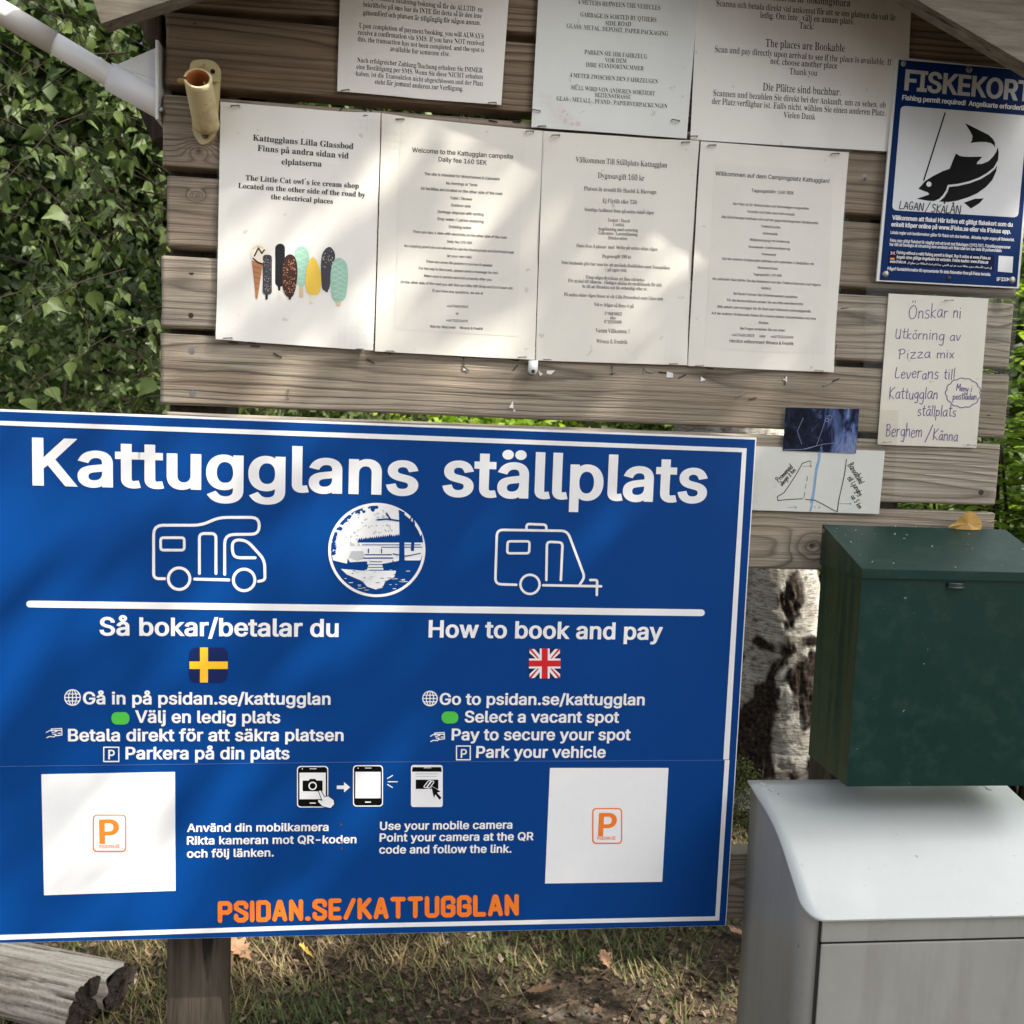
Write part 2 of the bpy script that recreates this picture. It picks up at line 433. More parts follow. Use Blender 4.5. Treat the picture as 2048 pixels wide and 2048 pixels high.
# single-stroke handwriting, on a grid: baseline 0, x-height 5, capitals 9
HW = {'a': (5.4, '4.5,4.6 2.6,5 .8,3.4 .6,1.4 1.8,0 3.4,.9 4.4,3.6;4.5,5 4.3,1.2 5.2,0'), 'b': (5.2, '.6,9 .6,0;.6,3.4 2.5,5 4.2,3.6 4.1,1.2 2.4,0 .6,1'),
 'd': (5.4, '4.5,9 4.5,.2;4.5,3.8 2.6,5 .8,3.4 .7,1.3 2,0 3.6,.7 4.5,2'), 'e': (4.8, '.7,2.6 4,3.2 3.6,4.7 2.2,5 .8,3.6 .8,1.2 2.2,0 4.2,.8'),
 'g': (5.4, '4.5,4.6 2.6,5 .8,3.6 .8,1.6 2.2,.4 4,1.5 4.6,4.4;4.6,5 4.5,-2.2 3.2,-3.9 1.2,-3.2'), 'h': (5.2, '.7,9 .6,0;.6,3 2.4,4.9 4,4 4.2,0'),
 'i': (2.2, '1,5 1,0;1,7 1.1,7.3'), 'j': (2.6, '1.4,5 1.3,-3 0,-4;1.4,7 1.5,7.3'), 'k': (4.8, '.7,9 .6,0;4,5 .7,2.4 4.2,0'), 'l': (2, '.9,9 .9,0'),
 'm': (7.6, '.6,5 .6,0;.6,3.4 2,5 3.5,4.2 3.6,0;3.6,3.4 5.2,5 6.6,4.2 6.8,0'), 'n': (5.2, '.6,5 .6,0;.6,3.2 2.4,5 4,4.2 4.2,0'),
 'o': (5, '2.4,5 .7,3.6 .8,1.2 2.4,0 4.2,1.3 4.2,3.7 2.4,5'), 'p': (5.2, '.6,5 .6,-4;.6,3.4 2.5,5 4.2,3.6 4.1,1.2 2.4,0 .6,1'),
 'r': (4, '.7,5 .7,0;.7,3.2 2,4.8 3.6,4.8'), 's': (4.4, '3.6,4.6 2,5 .9,4 1.4,2.9 3.2,2.2 3.5,.9 2.2,0 .5,.5'), 't': (3.8, '1.8,8 1.7,1 2.6,0 3.4,.4;.3,5.4 3.5,5.6'),
 'u': (5.2, '.7,5 .7,1.2 2,0 3.6,.9 4.3,3;4.4,5 4.3,1 5,0'), 'v': (4.8, '.5,5 2.2,0 4.4,5'), 'y': (5, '.6,5 .9,2.2 2.4,1.4 4,3;4.4,5 3.6,-2 2,-4 .6,-3.4'),
 'x': (4.6, '.6,5 4,0;4,5 .5,0'), 'z': (4.8, '.6,4.8 4,4.9 .6,.3 4.3,.4'), 'c': (4.6, '3.9,4.3 2.4,5 .8,3.6 .8,1.3 2.2,0 4,.8'),
 'O': (8, '3.8,9 1,6.8 .5,3 2.4,0 5.4,.6 7,4 6,7.8 3.8,9'), 'U': (6.2, '.9,9 .8,2.4 2.2,.2 3.8,.6 4.8,3;5,9 4.9,0'), 'P': (6.2, '1.4,8.6 1.2,0;0,7.6 2.6,9 5.2,7.6 4.6,5.2 1.4,4.2'),
 'M': (7.8, '.6,0 .9,9 3.6,3.4 6.4,9 6.9,0'), 'L': (5.6, '1.2,9 .7,.4 5,.6'), 'K': (6.4, '1,9 .9,0;5.6,9 1,4 5.8,0'), 'S': (5.8, '4.8,8 2.8,9 1,7.4 1.8,5.4 4.4,3.8 4.4,1.4 2.4,0 .4,.8'),
 'B': (6, '1,9 .8,0;0,8 2.6,9 4.6,7.6 4,5.6 1,4.8 4.2,4 5,1.8 3.4,.2 .8,0'), 'A': (6.4, '.4,0 3,9 5.8,0;1.2,3.4 4.9,3.6'), 'G': (6.6, '5.4,8 3,9 1,6.6 .8,2.4 2.8,0 5,1 5.2,3.8 3.4,3.8'),
 'N': (6.8, '.8,0 1,9 5.6,0 5.8,9'), 'R': (6, '1,9 1,0;1,9 4,8.4 4.4,6 1,4.8 5,0'), '2': (5, '.6,7.4 2.2,9 4,7.6 3.4,5 .5,.3 4.6,.4'), '5': (5, '4.2,9 1.2,8.8 1,5.2 3.4,5.2 4.3,2.6 2.6,0 .5,.8'),
 '/': (5.4, '5,10.5 .4,-2')}
def handwriting(pr, txt, x0, y0, x1, y1, cap, wd, mi=0, slant=.08, rnd=None, lift=.0004):
    rnd = rnd or random.Random(len(txt)*7+3); x = 0; lines = []
    for ch in txt:
        if ch == ' ': x += 4.2; continue
        base, acc = {'å': ('a', 'r'), 'ä': ('a', 'd'), 'ö': ('o', 'd'), 'Ö': ('O', 'd'), 'Å': ('A', 'r')}.get(ch, (ch, None))
        wdt, d = HW[base]; jy = rnd.uniform(-.55, .55); js = rnd.uniform(.88, 1.12)
        for st in d.split(';'):
            p = [tuple(map(float, q.split(','))) for q in st.split()]
            lines.append([(x+a*js, b*js+jy) for a, b in p])
        top = 10.4 if base.isupper() else 6.6
        if acc == 'd': lines += [[(x+wdt*.35, top), (x+wdt*.35+.1, top+1)], [(x+wdt*.62, top), (x+wdt*.62+.1, top+1)]]
        if acc == 'r': lines.append([(x+wdt*.45+.75*math.cos(k), top+.5+.75*math.sin(k)) for k in np.linspace(0, 6.28, 9)])
        x += wdt*js+.5
    dx, dy = x1-x0, y1-y0; L = math.hypot(dx, dy); ux, uy = dx/L, dy/L; kx = L/x; ky = cap/9
    out = []
    for l in lines:
        if len(l) > 2:                                   # soften the corners
            q = []
            for i in range(len(l)-1):
                a, b, c, d = l[max(i-1, 0)], l[i], l[i+1], l[min(i+2, len(l)-1)]
                for k in range(3):
                    t = k/3; q.append(tuple(.5*(2*b[m]+(c[m]-a[m])*t+(2*a[m]-5*b[m]+4*c[m]-d[m])*t*t+(3*b[m]-a[m]-3*c[m]+d[m])*t**3) for m in (0, 1)))
            l = q+[l[-1]]
        out.append([(x0+ux*(a*kx+b*slant*ky)+uy*b*ky, y0+uy*(a*kx+b*slant*ky)-ux*b*ky) for a, b in l])
    for i, l in enumerate(out): pr.strokes([l], wd, mi, lift+i*2e-6)

# ------------------------------------------------------------------ materials in use
PLANK = m_plank()
POSTW = m_wood('post_wood', (.115, .092, .070), (.048, .039, .030), (1, 1, .06), .8, 1.2)
BEAM = m_wood('roof_wood', (.30, .27, .215), (.13, .11, .085), (.10, 1, 1), .8, 1.3)
WHITEP = m_ink('white_vinyl', (.80, .81, .82), .35, .2)
BLUEP = m_ink('blue_vinyl', (.0004, .045, .212), .42, .03, .15)
DKBLUE = m_ink('dark_blue_print', (.004, .014, .085), .35, .2)
BLACKP = m_ink('black_print', (.004, .004, .0045), .5, 0, .08)
ORANGEP = m_ink('orange_vinyl', (.86, .20, .022), .4, .2)
GREENP = m_ink('green_print', (.07, .48, .06), .4, .2)
REDP = m_ink('red_print', (.62, .015, .025), .4, .1)
YELP = m_ink('yellow_print', (.85, .48, .03), .4, .1)
INK = m_ink('text_ink', (.030, .030, .028), .5)
INKG = m_ink('faint_text_ink', (.075, .075, .07), .5)
PENP = m_ink('purple_pen', (.12, .09, .30), .5)
PENB = m_ink('black_pen', (.012, .012, .013), .5)
PAPER = m_paper('laminated_paper', (.82, .805, .755), .35)
PAPERC = m_paper('laminated_paper_cream', (.78, .755, .685), .45)
PAPERW = m_paper('glossy_white_paper', (.74, .76, .735), .6)
GREYTINT = m_ink('grey_tint', (.73, .71, .65), .5, .3)
CLEAR = m_clear('clear_plastic')
STEEL = speckled('dull_steel', (.30, .29, .28), .3, 90, .38, metal=.9)
RUSTST = speckled('rusted_wire', (.045, .032, .024), .4, 60, .6, metal=.4)
DARK = speckled('dark_hole', (.012, .01, .009), .2, 50, .9)

# ------------------------------------------------------------------ ground
GN = Noise(5)
def ground_h(x, y): return .10*(fbm(GN, np.asarray(x)*.35+20, np.asarray(y)*.35+20, 0, 3)-.5) + .03*(fbm(GN, np.asarray(x)*2.2+7, np.asarray(y)*2.2+3, 1, 3)-.5)
def m_soil():
    t = NT('soil'); v = t.coord(); a = t.noise(v, 3.2, 6, .62); b = t.noise(v, 55, 5, .7); c = t.noise(v, 160, 3, .6)
    col = t.ramp(b, [(.28, (.018, .013, .009)), (.48, (.05, .038, .027)), (.66, (.11, .085, .06))])
    sand = t.ramp(c, [(.3, (.13, .115, .095)), (.7, (.24, .215, .18))])
    col = t.mix(t.ramp(a, [(.60, 0.0), (.68, .8)]), col, sand)
    t.bump(t.math('ADD', b, t.math('MULTIPLY', c, .4)), .9, .012)
    return t.out(col, .95, .1)
def build_ground():
    xs = np.concatenate([np.linspace(-60, -4, 15)[:-1], np.linspace(-4, 4, 161), np.linspace(4, 60, 15)[1:]])
    ys = np.concatenate([np.linspace(-30, -2, 8)[:-1], np.linspace(-2, 6, 161), np.linspace(6, 80, 19)[1:]])
    X, Y = np.meshgrid(xs, ys); Z = ground_h(X, Y); n = len(xs)
    V = np.stack([X, Y, Z], -1).reshape(-1, 3)
    i, j = np.meshgrid(np.arange(n-1), np.arange(len(ys)-1)); a = (j*n+i).ravel()
    o = pmesh('ground', V, np.stack([a, a+1, a+n+1, a+n], 1), m_soil(), smooth=True); tag(o, kind='structure')
build_ground()

# ------------------------------------------------------------------ foliage and ground cover made of many leaf-sized faces
def rot_frames(n, rng, nrm_bias=None, spread=1.0):
    """n random orthonormal frames; nrm_bias pulls the third axis towards a direction"""
    z = rng.normal(size=(n, 3))*spread
    if nrm_bias is not None: z = z+np.asarray(nrm_bias)
    z /= np.linalg.norm(z, axis=1)[:, None]
    a = rng.normal(size=(n, 3)); x = a-(a*z).sum(1)[:, None]*z; x /= np.linalg.norm(x, axis=1)[:, None]
    return x, np.cross(z, x), z
def leaves(name, P, size, shape, mats, parent, tint, rng, frames=None, bias=(0, -.3, .6), spread=1.0, jitter=.3):
    """one mesh with a leaf of the given shape (verts, faces) at every point of P"""
    bv, bf = shape; n = len(P); k = len(bv)
    x, y, z = frames if frames is not None else rot_frames(n, rng, bias, spread)
    s = (size*(1+jitter*rng.normal(size=n))).clip(size*.4, size*1.9)
    B = np.asarray(bv, float)
    V = P[:, None, :] + s[:, None, None]*(B[None, :, 0:1]*x[:, None, :]+B[None, :, 1:2]*y[:, None, :]+B[None, :, 2:3]*z[:, None, :])
    F = (np.asarray(bf)[None]+(np.arange(n)*k)[:, None, None]).reshape(-1, len(bf[0]))
    return pmesh(name, V.reshape(-1, 3), F, mats, parent, {'tint': np.repeat(tint, k)})
QUADLEAF = ([(0, 0, 0), (.36, .45, .10), (0, 1, -.06), (-.36, .45, .10)], [(0, 1, 2), (0, 2, 3)])
_s = [(.15, .01, .02), (.31, .12, .05), (.39, .27, .07), (.36, .34, .06), (.35, .42, .06), (.26, .54, .04), (.25, .61, .04), (.15, .74, .02), (.12, .82, .0)]
BIRCHLEAF = ([(0, 0, 0)]+_s+[(0, 1.1, -.10)]+[(-x, y, z) for x, y, z in _s[::-1]]+[(0, .42, -.03)], [(20, i, i+1) for i in range(19)]+[(20, 19, 0)])
LONGLEAF = ([(0, 0, 0), (.15, .3, .04), (.13, .7, .03), (0, 1, -.05), (-.13, .7, .03), (-.15, .3, .04)], [(0, 1, 5), (1, 2, 4), (1, 4, 5), (2, 3, 4)])
OAKLEAF = ([(0, -.12, 0), (.10, .1, .02), (.26, .16, .06), (.17, .3, .03), (.38, .42, .10), (.22, .52, .04), (.40, .70, .12), (.18, .78, .05), (.16, .95, .10), (0, 1.02, .04), (-.16, .95, .08), (-.18, .78, .03), (-.40, .70, .06), (-.22, .52, .0), (-.38, .42, .08), (-.17, .3, .02), (-.26, .16, .04), (-.10, .1, .02), (0, .5, -.03)],
           [(18, i, i+1) for i in range(17)]+[(18, 17, 0)])
GL_DARK = m_leaf('dark_green_leaf', [(0, (.013, .025, .008)), (.45, (.040, .068, .019)), (.8, (.076, .115, .030)), (1, (.12, .165, .042))], .6, .5, .3)
GL_BIRCH = m_leaf('birch_leaf', [(0, (.024, .038, .012)), (.5, (.058, .088, .023)), (.85, (.096, .135, .036)), (1, (.17, .205, .05))], .55, .5, .3)
GL_BRIGHT = m_leaf('young_green_leaf', [(0, (.08, .16, .02)), (.5, (.22, .36, .035)), (1, (.42, .52, .07))], .8, .5, .3)
TWIG = speckled('twig_bark', (.026, .018, .012), .4, 80, .8, spec=.2)
BARKD = speckled('dark_bark', (.06, .048, .038), .5, 40, .9, .6, 50, .01)
def clusters(n, centre, rad, rng, ncl, cl_r):
    """points gathered in clumps inside an ellipsoid, so that the crown has gaps and an uneven outline"""
    c = rng.normal(size=(ncl, 3)); c /= np.linalg.norm(c, axis=1)[:, None]; c *= (rng.random((ncl, 1))**.45); c = c*np.asarray(rad)+np.asarray(centre)
    q = c[rng.integers(0, ncl, n)] + rng.normal(size=(n, 3))*cl_r*np.array([1, 1, .7]); return q
def tree(name, x, y, h, crown_c, crown_r, n, size, label, cat, group=None, mat=GL_DARK, ncl=60, clr=.3, seed=1, shape=QUADLEAF, trunk=.09, zmin=.05):
    rng = np.random.default_rng(seed); z0 = float(ground_h(x, y)); t = empty(name, (x, y, z0), label, cat, group)
    P = clusters(n, (x+crown_c[0], y+crown_c[1], z0+crown_c[2]), crown_r, rng, ncl, clr); P = P[P[:, 2] > z0+zmin]
    nz = Noise(seed); tint = (.15+.55*nz(P[:, 0]*2.3+9, P[:, 1]*2.3+9, P[:, 2]*2.3)+.35*rng.random(len(P))).clip(0, 1)
    leaves('crown', P, size, shape, mat, t, tint, rng)
    bm = bmesh.new(); rr = random.Random(seed); top = Vector((x+crown_c[0], y+crown_c[1], z0+crown_c[2]+crown_r[2]*.5))
    base = Vector((x, y, z0-.05)); mid = base.lerp(top, .5)+Vector((rr.uniform(-.1, .1), rr.uniform(-.1, .1), 0))
    tube(bm, [base, base.lerp(mid, .5), mid, mid.lerp(top, .5), top], [trunk, trunk*.85, trunk*.65, trunk*.4, trunk*.12], 10)
    for k in range(9):
        a = base.lerp(top, rr.uniform(.25, .8)); d = Vector((rr.uniform(-1, 1)*crown_r[0], rr.uniform(-1, 1)*crown_r[1], rr.uniform(.0, .6)*crown_r[2]))*.8
        tube(bm, [a, a+d*.5+Vector((0, 0, .05)), a+d], [trunk*.35, trunk*.2, trunk*.06], 6)
    bmo('trunk', bm, BARKD, t, True)
    return t

# the drooping birch to the left of the board
def drooping_birch():
    rng = np.random.default_rng(21); rr = random.Random(5)
    bx, by = -2.15, 2.1; z0 = float(ground_h(bx, by))
    t = empty('birch_tree', (bx, by, z0), 'leafy birch with drooping twigs of toothed leaves left of the board', 'tree')
    bm = bmesh.new(); P, D, N = [], [], []
    tube(bm, [(bx, by, z0-.1), (bx+.05, by, 1.2), (bx+.02, by-.05, 2.6), (bx+.15, by, 4.0)], [.13, .11, .085, .05], 12)
    bmo('trunk', bm, speckled('birch_white_bark', (.5, .48, .43), .4, 25, .8), t, True)
    bm = bmesh.new()
    for b in range(250):                                         # hanging twigs
        X = rr.uniform(-1.55, -.12); Y = rr.uniform(.8, 2.8); Z = rr.uniform(1.35, 2.95)
        if X > -.36 and Y < .55: continue
        a = Vector((X, Y, Z)); L = rr.uniform(.45, .95); ang = rr.uniform(0, 6.28); v = Vector((math.cos(ang)*.5+.12, math.sin(ang)*.4, .1)); pts = [a]
        for k in range(7):
            v = v+Vector((rr.uniform(-.22, .22), rr.uniform(-.22, .22), -.18)); v.normalize(); pts.append(pts[-1]+v*L/7)
        tube(bm, pts, [.0014-.00013*k for k in range(8)], 5, False)
        for k in range(1, 8):
            for q in range(rr.choice((1, 2, 2, 3))):
                p = pts[k]+Vector((rr.uniform(-.02, .02), rr.uniform(-.02, .02), rr.uniform(-.02, .01)))
                d = Vector((rr.uniform(-.8, .8), rr.uniform(-.8, .6), -1.0+rr.uniform(-.2, .7))).normalized()
                P.append(p); D.append(d); N.append(Vector((rr.uniform(-1.2, 1.2), rr.uniform(-1.3, .6), rr.uniform(-.2, 1.2))))
    bmo('twigs', bm, TWIG, t, True)
    P = np.array(P); D = np.array(D); N = np.array(N); x = np.cross(D, N); x /= np.linalg.norm(x, axis=1)[:, None]; z = np.cross(x, D)
    nz = Noise(3); tint = (.08+.55*nz(P[:, 0]*3+9, P[:, 1]*3+9, P[:, 2]*3)+.42*rng.random(len(P))).clip(0, 1)
    leaves('crown', P, .029, BIRCHLEAF, GL_BIRCH, t, tint, rng, frames=(x, D, z), jitter=.45)
drooping_birch()

# trees and bushes beyond, each one its own crown and stem
BACK = [
 ('bush', -1.75, 3.6, (.0, 0, 1.1), (.75, .6, 1.25), 16000, .045, 'dense dark bush low behind the drooping birch twigs', 31),
 ('bush', -.75, 4.1, (0, 0, 1.0), (.75, .55, 1.15), 14000, .048, 'mid green bush seen through the lowest gap left of the board', 32),
 ('bush', .35, 4.6, (0, 0, .95), (.8, .6, 1.1), 9000, .06, 'bright sunlit bush glimpsed through the gap above the blue sign', 33),
 ('bush', 1.5, 4.4, (0, 0, .95), (.8, .6, 1.1), 8000, .06, 'shadowed green bush behind the right half of the board', 34),
 ('bush', 2.9, 4.2, (0, 0, 1.0), (.9, .6, 1.2), 8000, .06, 'dark bush low behind the yellow green shrub at the right edge', 35)]
for nm, x, y, cc, crd, n, sz, lab, sd_ in BACK:
    tree(nm, x, y, 2, cc, crd, n, sz, lab, 'bush', 'bushes behind the board', GL_BRIGHT if sd_ == 33 else GL_BIRCH if sd_ == 32 else GL_DARK, 60, .17, sd_, trunk=.025)
FAR = [(-5.2, 6.2, 'broad dark tree filling the far left edge behind the birch'), (-3.4, 6.9, 'dark tree behind the upper birch twigs, beside the flagpole'), (-1.9, 6.0, 'dark tree just left of the board, behind the drooping twigs'),
       (-.3, 6.8, 'dark tree right behind the left half of the board'), (1.3, 6.2, 'dark tree hidden behind the middle of the board'), (2.8, 6.9, 'dark tree behind the right end of the board'), (4.4, 6.2, 'dark tree just beyond the right edge of the board'), (6.0, 7.0, 'dark tree far beyond the yellow green shrub')]
for i, (x, y, lab) in enumerate(FAR):
    tree('leafy_tree', x, y, 6, (0, 0, 3.3), (1.25, 1.0, 3.3), 26000, .095, lab, 'tree', 'dark trees beyond the clearing', GL_DARK, 150, .34, 50+i, trunk=.12, zmin=.05)
# the yellow-green shrub with feathered leaves at the right edge
def feather_shrub():
    rng = np.random.default_rng(77); rr = random.Random(9); bx, by = 1.72, .95; z0 = float(ground_h(bx, by))
    t = empty('shrub', (bx, by, z0), 'sunlit yellow green shrub with feathered leaves at the right edge', 'shrub')
    bm = bmesh.new(); P, X, Y, Z = [], [], [], []
    for s in range(40):
        a = Vector((bx+rr.uniform(-.1, .1), by+rr.uniform(-.1, .1), z0-.03)); top = Vector((bx+rr.uniform(-.24, .45), by+rr.uniform(-.40, .5), rr.uniform(1.2, 2.3)))
        mid = a.lerp(top, .55)+Vector((rr.uniform(-.1, .1), rr.uniform(-.1, .1), .1)); tube(bm, [a, mid, top], [.012, .007, .002], 6, False)
        for q in range(16):
            u = rr.uniform(.38, 1); p = (a.lerp(mid, u*2) if u < .5 else mid.lerp(top, u*2-1)); ang = rr.uniform(0, 6.28)
            d = Vector((math.cos(ang), math.sin(ang), rr.uniform(-.2, .5))).normalized(); L = rr.uniform(.13, .24); sd = d.cross(Vector((0, 0, 1))).normalized(); up = sd.cross(d)
            tube(bm, [p, p+d*L*.6+Vector((0, 0, .01)), p+d*L-Vector((0, 0, .02))], [.0016, .0012, .0006], 4, False)
            for k in range(6):
                c = p+d*L*(.25+.13*k)+Vector((0, 0, .01-.004*k*k*.3))
                for sg in (-1, 1):
                    ly = (sd*sg+d*.45+Vector((0, 0, rr.uniform(-.25, .1)))).normalized(); lx = ly.cross(up).normalized(); P.append(c); Y.append(ly); X.append(lx); Z.append(lx.cross(ly))
            P.append(p+d*L); Y.append(d); X.append(sd); Z.append(up)
    bmo('stems', bm, TWIG, t, True)
    P, X, Y, Z = map(np.array, (P, X, Y, Z)); tint = (.25+.6*rng.random(len(P))).clip(0, 1)
    leaves('crown', P, .058, LONGLEAF, GL_BRIGHT, t, tint, rng, frames=(X, Y, Z), jitter=.15)
feather_shrub()
# trees behind the viewer, up-sun of the board: their crowns throw the dappled shade
def up_sun(d, dx=0, dz=0): return (.25+SDIR.x*d+dx, SDIR.y*d, 1.4+SDIR.z*d+dz)
c1 = up_sun(4.1, -.05, -.05)
tree('shade_tree', c1[0]+1.5, c1[1]-1.2, 7, (-1.5, 1.2, c1[2]), (1.55, 1.3, 1.0), 3300, .06, 'tall airy tree standing behind the viewer on the sunny side', 'tree', 'trees behind the viewer', GL_BIRCH, 190, .085, 91, trunk=.13, zmin=3)
c1 = up_sun(4.3, .45, -.36)
tree('shade_tree', c1[0]+.6, c1[1]-.9, 5, (-.6, .9, c1[2]), (.70, .60, .62), 5600, .07, 'unseen small leafy tree added right behind the viewer to shade the two boxes', 'tree', 'trees behind the viewer', GL_BIRCH, 60, .12, 93, trunk=.05, zmin=2)  # unseen dense crown, added up-sun to keep direct sun off mailbox and grey box
for i, (x, y, h, lab) in enumerate(((1.6, -9.5, 4.4, 'dense tree behind the viewer, right of the middle'), (7.5, -1.2, 3.2, 'dense tree far to the right of the board'))):
    tree('shade_tree', x, y, 7, (0, 0, h), (2.3, 2.0, h-.3), 5200, .26, lab, 'tree', 'trees behind the viewer', GL_DARK, 130, .45, 120+i, trunk=.15, zmin=.3)

# ------------------------------------------------------------------ birch trunk behind the board
def birch_trunk():
    Yf = 2.05; p0 = at(1588, 1500, Yf); cx0, r0 = p0[0], .225
    x_at = {0: at(1600, 1600, Yf)[0], 1: at(1585, 1300, Yf)[0], 2: at(1545, 1100, Yf)[0], 3: at(1492, 857, Yf)[0]}
    zs_ = [at(1600, 1600, Yf)[2], at(1585, 1300, Yf)[2], at(1545, 1100, Yf)[2], at(1492, 857, Yf)[2]]
    zb = float(ground_h(cx0, Yf+.2))-.05; cyy = Yf+.2
    def cxz(z): return np.interp(z, [zb]+zs_+[zs_[-1]+2.5], [x_at[0]]+[x_at[i] for i in range(4)]+[x_at[3]-.45])
    nth, nz_ = 260, 560; th = np.linspace(0, 2*np.pi, nth, endpoint=False); zz = np.linspace(zb, zs_[-1]+2.4, nz_)
    T, Z = np.meshgrid(th, zz); q = Noise(44)
    rad = r0*(1-.10*(Z-zb)/2) + .14*np.exp(-(Z-zb)/.16)*(.6+.8*q(T*1.6+3, Z*2)) + .03*np.sin(T*2+.6)*np.exp(-((Z-1.0)/1.2)**2)
    X0 = cxz(Z)+rad*np.sin(T); Y0 = cyy-rad*np.cos(T)
    S = 1/3.178
    polys = [[(430,465),(490,560),(485,630),(440,700),(400,760),(375,740),(345,600),(385,520)],
     [(385,865),(415,930),(400,1030),(345,1080),(340,1230),(345,1330),(300,1400),(310,1560),(330,1690),(240,1800),(60,1900),(0,1700),(110,1400),(195,1330),(210,1280),(270,1170),(310,1060),(350,980),(370,890)],
     [(590,990),(520,1030),(440,1080),(415,1150),(440,1230),(480,1290),(490,1390),(560,1370),(540,1500),(490,1560),(510,1680),(600,1790),(900,1900),(900,900),(700,930)],
     [(410,1610),(435,1700),(440,1850),(330,1850),(380,1700)], [(230,870),(330,900),(300,950),(240,930)], [(480,830),(560,850),(570,880),(490,890)], [(170,1000),(190,1060),(150,1200),(120,1230),(140,1080)]]
    def grow(pg, k):
        c = np.mean(pg, 0); return [tuple(c+(np.array(p)-c)*k) for p in pg]
    polys = [grow(g, 1.22 if i in (0, 2, 4, 5, 6) else 1.06) for i, g in enumerate(polys)]
    wx = X0+.012*(q(X0*40, Z*40)-.5)*2; wz = Z+.02*(q(X0*30+9, Z*30)-.5)*2
    dark = np.zeros_like(Z)
    for pg in polys:
        w_ = np.array([at(1440+x*S, 1000+y*S, Yf+.03)[[0, 2]] for x, y in pg]); ins = np.zeros(Z.shape, bool)
        for (xa, za), (xb, zb2) in zip(w_, np.roll(w_, -1, 0)):
            cnd = ((za > wz) != (zb2 > wz)); xi = (xb-xa)*(wz-za)/(zb2-za+1e-12)+xa; ins ^= cnd & (wx < xi)
        dark[ins] = 1
    front = np.cos(T) > .1
    dark[~front] = (fbm(q, T[~front]*2, Z[~front]*1.2, 5, 3) > .56)
    dark = np.maximum(dark, (Z < zb+.10).astype(float))
    for _ in range(1): dark = (dark+np.roll(dark, 1, 0)+np.roll(dark, -1, 0)+np.roll(dark, 1, 1)+np.roll(dark, -1, 1))/5
    crackle = fbm(q, T*14, Z*16, 2, 3)
    rad2 = rad + dark*(.034*(crackle-.45)) + (1-dark)*(.005*(fbm(q, T*5, Z*40, 3, 2)-.5)+.010*(fbm(q, T*3+8, Z*7, 2, 3)-.5))
    V = np.stack([cxz(Z)+rad2*np.sin(T), cyy-rad2*np.cos(T), Z], -1).reshape(-1, 3)
    i, j = np.meshgrid(np.arange(nth), np.arange(nz_-1)); a = (j*nth+i).ravel(); b = (j*nth+(i+1) % nth).ravel()
    t = NT('birch_bark'); dk = t.attr('dark'); v = t.coord()
    len_ = t.noise(t.coord((26, 26, 210)), 1, 3, .65, .2); big = t.noise(v, 9, 4); fine = t.noise(v, 70, 4, .65)
    w_ = t.ramp(big, [(.3, (.10, .09, .07)), (.42, (.27, .25, .215)), (.62, (.44, .425, .39))])
    w_ = t.mix(t.ramp(len_, [(.52, 0.0), (.57, .88)]), w_, (.10, .085, .07))
    w_ = t.mix(t.ramp(t.noise(v, 24, 5, .7), [(.60, 0.0), (.64, .9)]), w_, (.09, .08, .068))
    d_ = t.ramp(fine, [(.38, (.004, .003, .0025)), (.54, (.026, .018, .013)), (.74, (.10, .072, .054))])
    t.bump(t.math('ADD', fine, t.math('MULTIPLY', len_, -.6)), .7, .006)
    mat = t.out(t.mix(dk, w_, d_), .85, .2)
    e = empty('birch_tree', (cx0, cyy, zb), 'thick old birch with peeling white bark and black fissures behind the board', 'tree')
    pmesh('trunk', V, np.stack([a, b, b+nth, a+nth], 1), mat, e, {'dark': dark.ravel()}, smooth=True)
    rng = np.random.default_rng(8); c = (float(cxz(5.2)), cyy, 5.4)
    P = clusters(9000, c, (1.7, 1.3, 1.5), rng, 90, .28)
    leaves('crown', P, .07, QUADLEAF, GL_BIRCH, e, rng.random(len(P))*.7+.2, rng)
    bm = bmesh.new(); rr = random.Random(2)
    zt = zs_[-1]+2.35; a0 = Vector((float(cxz(zt)), cyy, zt))
    for k in range(10):
        tip = Vector(c)+Vector((rr.uniform(-1.5, 1.5), rr.uniform(-1.1, 1.1), rr.uniform(-.8, 1.2)))
        tube(bm, [a0-Vector((0, 0, .1)), a0.lerp(tip, .5)+Vector((0, 0, .2)), tip], [.07, .035, .008], 7)
    bmo('branches', bm, BARKD, e, True)
    # moss at the foot
    m = []
    for k in range(4200):
        u = rng.normal(size=2)*np.array([.07, .05]); X = at(1478, 1545, Yf)[0]+u[0]; m.append((X, Yf-.06+u[1]*.8, float(ground_h(X, Yf))+.30*math.exp(-((u[0])/.09)**2)*rng.random()))
    leaves('moss', np.array(m), .010, LONGLEAF, m_leaf('moss_green', [(0, (.008, .012, .004)), (1, (.04, .05, .012))], .1, .8, .1), e, rng.random(len(m)), rng)
birch_trunk()

